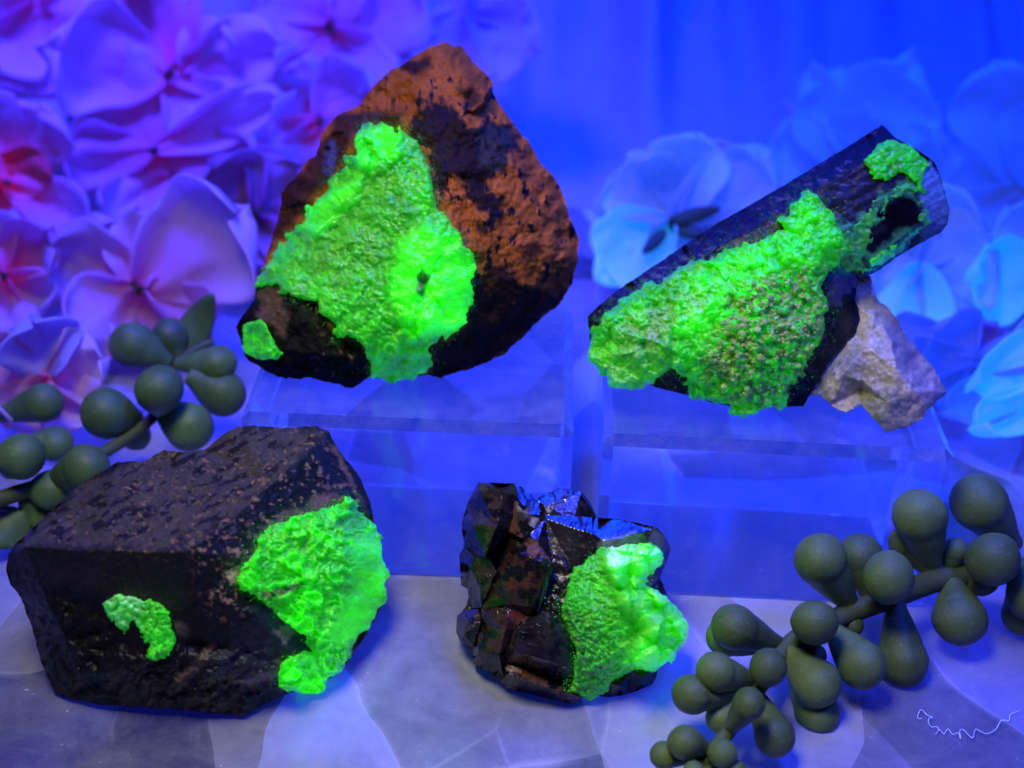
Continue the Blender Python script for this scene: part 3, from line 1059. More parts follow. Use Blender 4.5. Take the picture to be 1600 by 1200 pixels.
def z3(px, py, d=None):
    m = sstep(-10, 20, seg_sd(px, py, low3))
    f1, f2, idn = worley((px + .6 * py) / 60, (py - .4 * px) / 34, 78)
    pit = np.clip(fbm((px * .87 - py * .5) / 11, (px * .5 + py * .87) / 4, 79, 3) - .2, 0, 1) * (1 + fbm(px / 50, py / 50, 86, 2))
    step_ = np.abs(((px * .5 + py * .86) / 34 + 1.3 * fbm(px / 60, py / 60, 84, 3)) % 1 - .5)
    return z3a(px, py) + m * (.16 * fbm(px / 48, py / 40, 77, 4) + .10 * step_ + .03 * fbm(px / 9, py / 9, 76, 3)) - .08 * pit * (1 - m) * sstep(-10, 5, seg_sd(px, py, top3))


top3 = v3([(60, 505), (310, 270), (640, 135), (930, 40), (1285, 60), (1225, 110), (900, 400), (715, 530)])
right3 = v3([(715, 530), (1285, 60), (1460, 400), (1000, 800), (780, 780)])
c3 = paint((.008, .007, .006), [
    (top3, (.072, .060, .046), 7, 7, .92),  # top face painted paler, as if lit from above
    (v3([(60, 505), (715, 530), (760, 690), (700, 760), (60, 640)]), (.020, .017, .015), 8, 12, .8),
    (v3([(820, 920), (1060, 870), (1160, 930), (1000, 1000), (780, 1040)]), (.035, .036, .042), 8, 14, .7),
    (v3([(980, 700), (1060, 740), (1200, 850), (1210, 920), (1120, 920), (1020, 800)]), (.03, .05, .05), 8, 6, .8),
    (v3([(1000, 430), (1240, 300), (1260, 330), (1020, 470)]), (.012, .03, .016), 6, 5, .8),
    (v3([(1200, 330), (1260, 295), (1330, 310), (1350, 330), (1200, 370)]), (.20, .10, .06), 4, 8, .85),
    (v3([(1000, 470), (1100, 380), (1300, 330), (1320, 350), (1100, 420), (1010, 500)]), (.15, .09, .055), 4, 8, .7),
    (v3([(880, 610), (930, 590), (950, 640), (910, 660)]), (.5, .36, .18), 3, 6, .9),
    (v3([(1070, 850), (1120, 820), (1160, 830), (1120, 885)]), (.45, .34, .2), 3, 7, .9),
    (v3([(900, 1040), (1080, 990), (1100, 1020), (980, 1060)]), (.32, .2, .13), 3, 10, .8),
    (v3([(660, 1060), (830, 880), (850, 900), (690, 1080)]), (.2, .13, .08), 4, 10, .6),
    (v3([(460, 1060), (520, 1040), (530, 1120), (470, 1120)]), (.12, .10, .05), 4, 8, .7),
    (v3([(680, 800), (730, 810), (735, 880), (700, 880)]), (.16, .10, .08), 4, 5, .8),
    (v3([(1310, 110), (1460, 420), (1440, 400), (1300, 140)]), (.16, .10, .06), 3, 5, .7)], 73)
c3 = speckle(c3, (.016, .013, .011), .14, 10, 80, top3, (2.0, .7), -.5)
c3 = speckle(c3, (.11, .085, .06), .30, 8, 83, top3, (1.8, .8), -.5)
c3 = speckle(c3, (.24, .14, .06), .38, 7, 81, v3([(150, 480), (640, 120), (1290, 50), (1460, 400), (1000, 500), (880, 700), (740, 560)]), (1.2, .9))
c3 = speckle(c3, (.26, .14, .07), .27, 10, 85, v3([(760, 500), (960, 440), (960, 640), (960, 800), (820, 780)]))
c3 = speckle(c3, (.22, .12, .07), .28, 10, 87, v3([(1200, 140), (1310, 130), (1380, 300), (1230, 280)]))
c3 = speckle(c3, (.13, .08, .04), .38, 8, 89, v3([(480, 960), (620, 960), (640, 1120), (450, 1110)]))
K3 = v3([(920, 630), (960, 570), (1000, 540), (1000, 470), (1060, 430), (1110, 400), (1200, 370), (1260, 365), (1330, 340), (1350, 310), (1395, 340), (1430, 400), (1475, 430), (1490, 520),
         (1515, 620), (1505, 720), (1470, 780), (1430, 840), (1390, 880), (1370, 930), (1350, 970), (1320, 1000), (1250, 1080), (1220, 1090), (1150, 1075), (1090, 1060), (1080, 1000), (1090, 960),
         (1170, 930), (1220, 915), (1190, 860), (1120, 810), (1070, 770), (1030, 730), (980, 700), (940, 660)])
c3 = rimmed(c3, [K3], 91, tan=(.26, .15, .085))
r3 = empty('mineral_specimen', at_h(330, 1040, 0), 'black blocky crystal with wavy green crust on its right face, front left', 'mineral', 'mineral specimens with green crusts')
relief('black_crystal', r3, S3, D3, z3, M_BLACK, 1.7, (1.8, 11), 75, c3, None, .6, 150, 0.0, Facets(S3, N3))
smooth3 = v3([(1380, 500), (1440, 440), (1480, 440), (1520, 620), (1500, 740), (1400, 860), (1270, 900), (1340, 760), (1400, 640)])


def h3(px, py, d):
    w1 = px + 17 * fbm(px / 30, py / 30, 101, 4)
    w2 = py + 17 * fbm(px / 30, py / 30, 104, 4)
    m = sstep(-12, 10, seg_sd(px, py, smooth3))
    f1, f2, idn = worley(w1 / 29, w2 / 22, 103)
    ring = np.exp(-((f1 - .42) / .11) ** 2)          # curled rims of each frond
    h = .09 * ring * (.2 + 1.3 * idn) + .13 * np.sqrt(np.clip(1 - f1 ** 2, 0, 1)) * idn + .06 * (1 - 2 * np.abs(fbm(w1 / 11, w2 / 11, 107, 4))) + .015 * fbm(px / 4, py / 4, 9, 2)
    hs = .10 + .07 * fbm(px / 40, py / 26, 111, 3) + .02 * fbm(px / 9, py / 9, 112, 3)
    e = np.sqrt(np.clip(1 - (1 - np.clip(d / 9, 0, 1)) ** 2, 0, 1))
    return (h * (1 - m) + hs * m + .11) * e - .03


crust('green_crust', r3, K3, D3, z3a, 100, h3,
      green_col(113, .3, [(v3([(1010, 690), (1100, 670), (1190, 650), (1180, 670), (1090, 710), (1040, 720)]), (.26, .14, .09), 3, 7, .9),
                          (v3([(1340, 680), (1420, 670), (1430, 730), (1370, 740)]), (.25, .33, .13), 10, 14, .6)]),
      green_glow(115, .10, .46, [(smooth3, .30, 14), (v3([(1090, 960), (1240, 910), (1320, 1000), (1220, 1090), (1080, 1060)]), .22, 12)], [(v3([(1010, 690), (1190, 645), (1180, 670), (1040, 720)]), .9, 4)]),
      floor=.005, step=1.6)
crust('green_patch', r3, v3([(400, 730), (440, 700), (500, 700), (560, 720), (620, 720), (660, 760), (680, 820), (690, 890), (660, 930), (610, 960), (570, 945), (580, 900), (555, 870), (545, 820), (510, 800), (490, 850), (450, 820), (420, 780)]),
      D3, z3, 121, crust_height(122, (13, 7), (.03, .035), .04, 6, .06), green_col(123, .2, [(v3([(380, 690), (560, 690), (540, 900), (400, 860)]), (.42, .80, .48), 10, 10, .85)]),
      green_glow(124, .05, .26), jit=(5, 9), step=1.6)

grains(r3, K3, S3, D3, z3, 260, 204)

# ------------------------------------------------------------------ specimen 4: small crystal cluster
v4 = view(700, 740, 3.158)
D4 = float(depth_at(880, 1096, 0)) + .15
S4 = v4([(160, 60, -.6), (330, 70, -.6), (450, 190, -.5), (650, 130, -.9), (730, 215, -.8), (1030, 275, -.6), (1090, 370, -.7), (1040, 500, -.6), (1085, 610, -.6), (1130, 740, -.6), (1030, 950, -.4),
         (990, 1040, -.2), (800, 1095, .0), (730, 1090, 0), (620, 1130, .1), (410, 1075, .1), (275, 1040, 0), (140, 940, -.2), (55, 800, -.4), (60, 700, -.5), (110, 600, -.6), (70, 500, -.6), (80, 300, -.6)])
S4i = v4([(300, 250, .0), (500, 350, .35), (800, 400, .3), (350, 550, .45), (600, 650, .55), (850, 700, .5), (450, 850, .5), (250, 850, .15), (700, 950, .4), (950, 850, .15)])
fac4 = Facets(S4 + S4i, len(S4))
z4 = rock_z(fac4, [(.05, 40), (.03, 14)], 131, 5)
r4 = empty('mineral_specimen', at_h(870, 1060, 0), 'small cluster of glossy dark crystals with vivid bubbly green crust, front centre', 'mineral', 'mineral specimens with green crusts')
DK = (.014, .010, .010)
RB = (.080, .026, .016)
relief('matrix', r4, S4, D4, z4, M_GLOSS, 2.2, (3, 12), 132, paint((.022, .012, .010), [], 133), None, 1.1, 80, 0.0, Facets(S4, len(S4)))


def crystal(pts, inner, seed, colr, layers=(), mat=None, thick=.8, creases=(), rough=.012, specks=None, jit=(1.0, 12)):
    p, q = v4(pts), v4(inner)
    fc = Facets(p + q, len(p), [(len(p) + a, len(p) + b) for a, b in creases])
    cf = paint(colr, [(v4(l[0]),) + tuple(l[1:]) for l in layers], seed)
    cf = speckle(cf, (.007, .005, .005), .04, 16, seed + 7)
    if specks:
        cf = speckle(cf, specks[0], specks[1], specks[2], seed + 2)
    zc = rock_z(fc, [(rough, 18)], seed, 1.2)
    ca, sa = math.cos(seed * .7), math.sin(seed * .7)

    def zs(px, py, d=None):                  # fine growth lines
        return zc(px, py) + .006 * fbm((px * ca - py * sa) / 2.6, (px * sa + py * ca) / 30, seed, 3)
    return relief('crystal', r4, p, D4, zs if mat is not M_MIRROR else zc, mat or M_GLOSS, 1.8, jit, seed, cf, None, thick, 45, 0.0, Facets(p, len(p)), smooth=False)


GRY = (.30, .30, .20)
# back crystal with blue sheen top
crystal([(430, 130, -.09), (470, 105, -.15), (550, 72, -.23), (660, 90, -.19), (700, 140, -.3), (742, 225, -.35), (620, 230, .0), (470, 225, .0), (450, 165, -.1)],
        [(475, 155, -.03), (655, 103, -.157), (690, 150, -.2)], 141, DK, [([(560, 75), (660, 85), (650, 110), (560, 110)], (.07, .06, .05), 4, 6, .7), ([(460, 160), (510, 185), (480, 205), (455, 190)], (.45, .42, .3), 2, 4, .9),
        ([(520, 150), (660, 110), (690, 190), (540, 200)], (.05, .035, .03), 6, 10, .6)], creases=((0, 1), (1, 2)), mat=M_MIRROR)
# tall top-left crystal
crystal([(150, 42, -.2), (330, 50, .0), (345, 110, .1), (330, 200, .2), (300, 280, .2), (190, 430, .15), (120, 430, -.2), (80, 350, -.5), (65, 240, -.6), (100, 140, -.5), (130, 70, -.6)],
        [(150, 78, -.1), (270, 92, .25), (325, 105, .15), (240, 260, .45), (185, 400, .35), (120, 250, .1)], 143, (.022, .016, .011),
        [([(200, 100), (280, 110), (240, 280), (180, 380), (150, 260)], (.06, .028, .016), 6, 12, .8), ([(290, 110), (340, 120), (240, 330), (190, 420), (185, 380)], DK, 4, 5, .9)],
        creases=((0, 1), (1, 2), (1, 3), (3, 4)), specks=((.05, .042, .028), .3, 8))
# blue sliver
crystal([(332, 52, -.141), (380, 72, -.093), (415, 105, -.012), (452, 150, .097), (452, 205, .23), (400, 200, .22), (345, 125, .037)], [(350, 110, .0), (440, 165, .135)], 145, (.02, .02, .03), creases=((0, 1),), mat=M_MIRROR, rough=.004)
# mottled junction below it
crystal([(330, 130, .2), (400, 170, .15), (460, 210, .1), (440, 280, .3), (370, 320, .35), (300, 290, .2)], [(380, 230, .35)], 147, (.12, .05, .025),
        [([(340, 150), (390, 160), (400, 200), (350, 190)], GRY, 4, 9, .8), ([(420, 220), (455, 215), (430, 290), (370, 320), (400, 270)], (.36, .37, .22), 3, 6, .85), ([(340, 190), (420, 200), (400, 260), (330, 240)], (.015, .03, .02), 4, 8, .7)], mat=M_BROWN, rough=.03)
# left middle lumps
crystal([(55, 400, -.6), (80, 365, -.4), (130, 410, 0), (200, 415, .2), (240, 480, .25), (200, 580, .25), (165, 660, .1), (115, 670, -.3), (95, 570, -.5), (65, 555, -.6)],
        [(110, 470, .0), (160, 560, .15)], 149, (.020, .016, .014), [([(130, 430), (230, 470), (200, 600), (150, 560)], (.05, .02, .014), 6, 10, .6)], rough=.04)
crystal([(40, 780, -.5), (45, 700, -.5), (75, 675, -.4), (165, 665, 0), (160, 740, .15), (125, 860, 0), (60, 830, -.3)], [(100, 730, .1), (80, 790, -.1)], 151, (.02, .014, .012), rough=.03)
# big dark crystal with blue top face
crystal([(400, 300, .4), (455, 210, .1), (480, 203, .20), (560, 205, .21), (850, 225, .257), (1030, 265, .355), (1075, 310, .1), (1100, 370, -.7), (1075, 450, -.5), (1040, 520, -.3), (1040, 590, -.2), (900, 640, .4), (600, 640, .4), (540, 560, .42), (520, 450, .42), (440, 340, .42)],
        [(480, 222, .25), (720, 300, .44), (770, 330, .5), (870, 312, .47), (1010, 275, .38), (620, 470, .46), (750, 480, .5), (950, 420, .25), (1050, 400, -.25)], 153, (.014, .009, .008),
        [([(740, 330), (870, 305), (1030, 268), (1100, 370), (1060, 440), (900, 345), (740, 380)], (.12, .13, .10), 5, 9, .8), ([(760, 320), (870, 300), (1000, 262), (980, 280), (850, 330), (760, 345)], (.25, .27, .18), 3, 5, .6),
         ([(540, 480), (620, 470), (600, 560), (560, 570)], (.04, .05, .035), 6, 10, .7)], creases=((0, 1), (1, 2), (2, 3), (3, 4), (0, 5)), mat=M_MIRROR, rough=.005)
# brown middle crystal with yellow-green seam
crystal([(250, 470, .2), (290, 400, .25), (340, 360, .3), (400, 300, .4), (440, 330, .5), (520, 440, .7), (525, 470, .65), (500, 540, .65), (445, 690, .5), (390, 710, .45), (330, 760, .35), (165, 670, .1), (200, 570, .15)],
        [(350, 390, .65), (500, 455, .85), (420, 660, .75), (300, 640, .5), (260, 520, .45)], 155, (.035, .013, .010),
        [([(340, 370), (430, 310), (510, 430), (440, 430), (380, 400)], (.17, .07, .04), 4, 10, .8), ([(260, 480), (330, 400), (460, 470), (400, 580), (260, 580)], RB, 5, 14, .75), ([(250, 350), (370, 320), (330, 400), (240, 420)], (.13, .04, .025), 5, 9, .8),
         ([(510, 450), (530, 460), (490, 560), (470, 640), (440, 690), (460, 610)], (.34, .42, .13), 2, 4, .95)], creases=((0, 1), (1, 2), (2, 3), (3, 4)), rough=.02)
crystal([(165, 665, .1), (300, 650, .45), (390, 700, .5), (330, 770, .5), (300, 850, .45), (275, 1000, .2), (170, 965, .0), (125, 940, -.2), (120, 860, -.2), (150, 740, .0)],
        [(190, 690, .35), (285, 770, .6), (250, 900, .5), (150, 880, .2)], 157, (.035, .013, .011), [([(160, 740), (300, 790), (250, 870), (140, 860)], RB, 4, 10, .85), ([(300, 660), (390, 690), (340, 740), (290, 700)], (.12, .03, .025), 4, 8, .8)],
        creases=((0, 1), (1, 2)))
crystal([(285, 880, .4), (320, 770, .45), (390, 700, .5), (470, 675, .5), (560, 690, .5), (640, 800, .5), (650, 1000, .4), (600, 1070, .3), (560, 1040, .35), (430, 985, .35), (280, 945, .3)],
        [(350, 780, .75), (480, 720, .85), (560, 800, .85), (580, 950, .7), (420, 900, .8), (330, 890, .65)], 159, (.017, .010, .013),
        [([(440, 680), (590, 690), (640, 850), (640, 1040), (540, 960), (480, 820)], (.030, .032, .026), 10, 14, .8), ([(300, 830), (380, 695), (400, 700), (320, 800)], (.16, .14, .07), 2, 4, .7)], creases=((0, 1), (1, 2), (2, 3), (0, 5)),
        specks=((.06, .05, .035), .42, 7))
crystal([(280, 938, .3), (310, 945, .4), (430, 980, .4), (590, 1060, .4), (670, 1100, .3), (620, 1142, .25), (560, 1125, .2), (400, 1085, .1), (300, 1065, .05), (262, 1030, .1)],
        [(300, 990, .5), (430, 1030, .55), (580, 1090, .5)], 161, (.03, .012, .009), [([(280, 940), (340, 955), (350, 985), (285, 980)], (.42, .26, .18), 3, 6, .85), ([(350, 960), (580, 1050), (560, 1085), (360, 1010)], (.13, .055, .028), 4, 9, .9),
        ([(520, 1060), (640, 1100), (620, 1140), (540, 1120)], (.17, .055, .03), 4, 8, .8)], creases=((0, 1), (1, 2)), rough=.03)
crystal([(735, 1097, .05), (800, 1030, .35), (900, 970, .25), (1040, 940, -.1), (1030, 1000, -.1), (1010, 1040, -.1), (900, 1085, .0), (800, 1107, .05)], [(850, 1050, .35), (960, 1000, .2)], 163, (.014, .016, .015), [([(960, 1020), (1030, 960), (1010, 1050), (900, 1085)], (.05, .08, .05), 5, 8, .6)])
# bubbly vivid crust
hb4 = v4([(610, 470, .62), (740, 380, .5), (900, 338, .15), (1070, 380, -.1), (1060, 450, -.1), (990, 510, .1), (1090, 620, .1), (1185, 740, -.1), (1180, 820, -.1), (1100, 930, 0), (1000, 975, .15), (830, 1040, .2), (720, 1110, .2), (570, 1090, .35), (640, 960, .55), (620, 850, .65), (590, 740, .62), (570, 600, .62)])
hb4i = v4([(800, 480, .7), (950, 420, .55), (740, 700, .85), (900, 620, .85), (1050, 760, .65), (900, 850, .7), (740, 950, .6), (1020, 880, .55)])
facH4 = Facets(hb4 + hb4i, len(hb4))
K4 = v4([(600, 480), (680, 420), (740, 380), (820, 345), (900, 340), (980, 340), (1050, 365), (1070, 410), (1060, 450), (1000, 500), (980, 540), (1030, 570), (1090, 620), (1150, 670), (1185, 740), (1180, 820), (1130, 880),
         (1100, 930), (1040, 965), (1000, 975), (960, 960), (900, 985), (830, 1040), (720, 1110), (640, 1100), (570, 1090), (620, 1040), (640, 960), (620, 850), (590, 740), (560, 660), (570, 600), (595, 540)])
bub4 = v4([(760, 400), (900, 335), (1080, 360), (1060, 460), (1000, 520), (1040, 560), (1200, 720), (1180, 830), (1080, 960), (960, 980), (880, 930), (980, 760), (860, 640), (800, 500)])
grn4 = v4([(540, 640), (640, 660), (780, 820), (820, 960), (720, 1110), (560, 1100), (640, 960)])
hE = crust_height(171, (34, 14), (.40, .10), .012, 8, .10)
hF = crust_height(175, (12, 5.5), (.03, .06), .03, 10, .05)


def h4(px, py, d):
    m = sstep(-14, 12, seg_sd(px, py, bub4))
    return hF(px, py, d) * (1 - m) + hE(px, py, d) * m


white4 = v4([(800, 350), (880, 340), (1060, 370), (1060, 450), (960, 470), (880, 440), (840, 500), (780, 440)])


def col4(px, py, d):
    c = green_col(177, .1, [(white4, (.80, .95, .66), 8, 10, .9), (v4([(900, 420), (960, 420), (960, 470), (910, 480)]), (.45, .6, .05), 4, 4, .7)])(px, py, d)
    w1 = px + 6 * fbm(px / 20, py / 20, 171, 3)
    w2 = py + 6 * fbm(px / 20, py / 20, 174, 3)
    f1, f2, idn = worley(w1 / 34, w2 / 34, 171)
    b = sstep(-14, 12, seg_sd(px, py, bub4))
    pale = (b * (.15 + .75 * (idn > .45) * idn) * np.clip(1.15 - f1 * 1.3, 0, 1))[:, None]  # bubble tops painted paler, like highlights
    c = c * (1 - pale) + np.array((.52, .86, .20))[None] * pale
    rimb = (b * np.exp(-((f2 - f1) / .10) ** 2) * .7)[:, None]  # valleys between bubbles painted darker, like shade
    c = c * (1 - rimb) + np.array((.02, .34, .02))[None] * rimb
    g = 1 - sstep(0, 55, seg_sd(px, py, K4) + 14 * fbm(px / 8, py / 8, 4, 3) + 30 * (1 - sstep(-15, 15, seg_sd(px, py, grn4))))
    n = vnoise(px / 3.2, py / 3.2, 6)
    m = (g * sstep(-.2, .4, n) * .8 * sstep(-20, 10, seg_sd(px, py, grn4)))[:, None]
    return c * (1 - m) + np.array((.05, .10, .04))[None] * m


def glow4(px, py, d):
    g = green_glow(178, .12, .30, [(bub4, .06, 14), (white4, .25, 10)], [(grn4, .5, 22)])(px, py, d)
    n = vnoise(px / 3.2, py / 3.2, 6)
    return g * (1 - .6 * sstep(-.1, .5, n) * sstep(-15, 10, seg_sd(px, py, grn4)))


crust('green_crust', r4, K4, D4, lambda x, y: facH4(x, y), 172, h4, col4, glow4, floor=.005, step=1.5, thick=.5, rim=40)


grains(r4, grn4, S4, D4, lambda x, y: facH4(x, y) + .06, 420, 205, reach=10, size=(.005, .012))
grains(r4, K4, S4, D4, lambda x, y: facH4(x, y) + .03, 160, 206, reach=5, size=(.005, .012))


# ------------------------------------------------------------------ succulents
def frame(ax):
    ax = ax / np.linalg.norm(ax)
    t = np.array([0, 0, 1.0]) if abs(ax[2]) < .9 else np.array([1.0, 0, 0])
    u = np.cross(ax, t)
    u /= np.linalg.norm(u)
    return ax, u, np.cross(ax, u)


def bead_mesh(A, C, R, neck=.36, ang=0, nt_=26, ns=44, point=0.0):
    L = max(np.linalg.norm(C - A), .3 * R)
    ax, u, v = frame(C - A)
    ca, sa = math.cos(ang), math.sin(ang)
    u, v = u * ca + v * sa, v * ca - u * sa
    ts = np.concatenate([np.linspace(0, max(L - .5 * R, .02), nt_ // 2, endpoint=False), L + R * np.sin(np.linspace(-math.pi / 6, math.pi / 2, nt_))])
    vs, fs = [], []
    th = np.linspace(0, 2 * math.pi, ns, endpoint=False)
    t0 = max(L - .5 * R, .02)
    for t in ts:
        if t < t0:
            k = t / t0
            k = k * k * (3 - 2 * k) * .55 + .45 * k
            r = R * (neck + (.866 - neck) * k)
        else:
            r = math.sqrt(max(R * R - (t - L) ** 2, 0))
        r = max(r, R * .004)
        sm = np.minimum(np.abs(((th + math.pi) % (2 * math.pi)) - math.pi), np.abs(th - math.pi))
        rr = r * (1 + .022 * 1.5 * np.exp(-(sm / .09) ** 2) + .012 * np.sin(3 * th + t * 4))
        off = ax * (t + point * max(t - L, 0))
        vs.append(A + off + rr[:, None] * (np.cos(th)[:, None] * u * 1.0 + np.sin(th)[:, None] * v * .95))
    vs = np.concatenate(vs)
    n = len(ts)
    for i in range(n - 1):
        for j in range(ns):
            j2 = (j + 1) % ns
            fs.append([i * ns + j, i * ns + j2, i * ns + ns + j2, i * ns + ns + j])
    fs.append([(n - 1) * ns + j for j in range(ns)])
    fs.append([j for j in range(ns)][::-1])
    return vs, fs


def tube_mesh(pts, rad, ns=10, sub=6):
    P = np.array(pts, float)
    if len(P) > 2:                                   # Catmull-Rom
        Q = np.concatenate([[2 * P[0] - P[1]], P, [2 * P[-1] - P[-2]]])
        out = []
        for i in range(1, len(Q) - 2):
            for k in range(sub):
                t = k / sub
                out.append(.5 * (2 * Q[i] + (Q[i + 1] - Q[i - 1]) * t + (2 * Q[i - 1] - 5 * Q[i] + 4 * Q[i + 1] - Q[i + 2]) * t * t + (3 * Q[i] - Q[i - 1] - 3 * Q[i + 1] + Q[i + 2]) * t ** 3))
        out.append(P[-1])
        P = np.array(out)
    rr = np.interp(np.linspace(0, 1, len(P)), np.linspace(0, 1, len(rad)), rad) if hasattr(rad, '__len__') else np.full(len(P), rad)
    vs, fs = [], []
    T = np.gradient(P, axis=0)
    u0 = None
    for i in range(len(P)):
        ax = T[i] / (np.linalg.norm(T[i]) + 1e-9)
        if u0 is None:
            ax, u0, _ = frame(ax)
        u0 = u0 - ax * np.dot(u0, ax)
        u0 /= np.linalg.norm(u0) + 1e-9
        v0 = np.cross(ax, u0)
        for j in range(ns):
            a = 2 * math.pi * j / ns
            vs.append(P[i] + rr[i] * (math.cos(a) * u0 + math.sin(a) * v0))
    for i in range(len(P) - 1):
        for j in range(ns):
            j2 = (j + 1) % ns
            fs.append([i * ns + j, i * ns + j2, i * ns + ns + j2, i * ns + ns + j])
    fs.append([j for j in range(ns)][::-1])
    fs.append([(len(P) - 1) * ns + j for j in range(ns)])
    return np.array(vs), fs


def sprig(label, vw, k, stem, beads, mats, group, srad, hstem, floor=.01):
    """stem: (x, y, height cm); beads: (attach x, y, centre x, y, radius px, lift toward viewer cm)"""
    sp = vw([(p[0], p[1]) for p in stem])
    W = np.array([at_h(p[0], p[1], q[2]) for p, q in zip(sp, stem)])
    root = empty('succulent_sprig', W.mean(0) * np.array([1, 1, 0]), label, 'succulent', group)
    vs, fs = tube_mesh(W, srad)
    link('stem', vs, fs, mats[1], root)
    rnd = random.Random(7)
    for b in beads:
        (ax, ay), (cx, cy) = vw([(b[0], b[1]), (b[2], b[3])])
        # depth of the stem beside the attachment point
        spx = np.array(sp)
        dd = np.hypot(spx[:, 0] - ax, spx[:, 1] - ay)
        i = np.argsort(dd)[:2]
        wt = 1 / (dd[i] + 8)
        h = (np.array([stem[j][2] for j in i]) * wt).sum() / wt.sum()
        dA = float(depth_at(ax, ay, h))
        A = at(ax, ay, dA)
        dC = dA - b[5]
        C = at(cx, cy, dC)
        R = b[4] / k / F * dC
        vs, fs = bead_mesh(A, C, R, ang=rnd.uniform(0, 3.1))
        vs[:, 2] = np.maximum(vs[:, 2], floor)
        link('leaf', vs, fs, mats[0], root)
    return root


v5 = view(1020, 720, 2.5)
beadsR = [(1090, 430, 1042, 215, 108, .45), (1410, 330, 1275, 165, 116, .35), (775, 570, 655, 385, 104, .4), (850, 540, 810, 375, 92, -.05), (930, 530, 920, 455, 105, .75), (1390, 430, 1328, 385, 108, .75),
          (1170, 470, 1200, 618, 105, .3), (945, 540, 975, 782, 104, .2), (620, 665, 632, 632, 92, .65), (690, 650, 815, 795, 98, .45), (490, 715, 320, 650, 94, .45), (460, 730, 285, 690, 78, .1),
          (440, 840, 450, 808, 77, .55), (400, 860, 245, 825, 80, .4), (350, 900, 155, 912, 82, .25), (520, 740, 640, 870, 96, .3), (540, 760, 640, 985, 92, .0), (290, 1060, 375, 950, 67, .35),
          (400, 900, 475, 1075, 84, .38), (220, 1130, 125, 1100, 70, .3), (230, 1130, 272, 1142, 60, .45), (220, 1140, 45, 1150, 58, .05), (340, 940, 265, 1005, 60, -.05), (1440, 420, 1445, 600, 82, .1),
          (1100, 450, 990, 320, 72, -.1), (1200, 440, 1275, 450, 80, .0), (1440, 420, 1490, 520, 110, .5), (760, 590, 780, 640, 46, .0), (590, 690, 630, 760, 50, -.05), (180, 1200, 160, 1215, 44, .3), (180, 1210, 320, 1215, 50, .2), (1150, 440, 1180, 350, 50, .1)]
stemR = [(1560, 400, .8), (1450, 425, .8), (1300, 440, .8), (1130, 460, .8), (900, 545, .8), (720, 615, .75), (540, 712, .7), (440, 850, .65), (300, 1050, .6), (190, 1190, .5), (120, 1290, .45)]
sprig('olive green succulent sprig of round bead leaves at front right on the slab', v5, 2.5, stemR, beadsR, (M_BEAD, M_STEM), 'succulent sprigs', [.17, .17, .16, .14, .11, .09, .08], .8)
v6 = view(0, 450, 2.79)
beadsL = [(740, 330, 580, 250, 105, .2), (700, 540, 695, 440, 108, .7), (600, 570, 462, 545, 112, .5), (770, 330, 950, 330, 84, .35), (820, 380, 970, 460, 104, -.1), (690, 530, 825, 605, 108, .2), (780, 300, 745, 210, 82, -.1),
          (-20, 560, 190, 500, 88, .4), (40, 800, 92, 735, 106, .7), (200, 860, 375, 785, 105, .4), (60, 700, 240, 680, 80, -.1), (120, 880, 225, 880, 90, .0), (600, 590, 590, 640, 70, -.3)]
stemL = [(930, 230, 1.5), (760, 330, 1.3), (680, 545, 1.1), (480, 700, 1.0), (200, 850, .9), (60, 900, .9), (-120, 960, .9)]
sl = sprig('dark green succulent sprig behind the black crystal at left', v6, 2.79, stemL, beadsL, (M_BEADL, M_STEM), 'succulent sprigs', [.06, .08, .1, .12, .12], 1.0)


def leaf_mesh(A, B, wd, side, cup=.25):
    """pointed leaf between two points"""
    ax = B - A
    L = np.linalg.norm(ax)
    ax = ax / L
    side = side - ax * np.dot(side, ax)
    side /= np.linalg.norm(side)
    n = np.cross(ax, side)

    def f(u, v):
        wv = wd * np.sin(math.pi * np.clip(v, 0, 1) ** .75) ** .8 + .01
        s = (u * 2 - 1)
        return A + (ax[None] * (v * L)[:, None]) + side[None] * (s * wv)[:, None] + n[None] * (cup * wd * s * s + .1 * L * np.sin(v * 3))[:, None]
    return grid(9, 14, f)


def add_thickness(o, t):
    m = o.modifiers.new('thickness', 'SOLIDIFY')
    m.thickness = t * CM
    m.offset = 0
    return o


def px_leaf(root, a, b, wpx, da, db, mat=None, name='pointed_leaf'):
    A, B = at(a[0], a[1], da), at(b[0], b[1], db)
    d = np.array(b, float) - np.array(a, float)
    per = np.array([-d[1], d[0]]) / np.hypot(*d)
    S = at(a[0] + per[0] * 10, a[1] + per[1] * 10, da) - A
    V, Q = leaf_mesh(A, B, wpx / F * da, S)
    return add_thickness(link(name, V, Q, mat or M_LEAF, root), .05)


dl = float(depth_at(270, 570, 1.2))
px_leaf(sl, (275, 560), (330, 460), 26, dl, dl - .2, M_BEADL)
px_leaf(sl, (30, 780), (95, 830), 26, dl - 2.6, dl - 2.8, M_BEADL)
px_leaf(sl, (40, 800), (-20, 850), 34, dl - 2.6, dl - 3, M_BEADL)


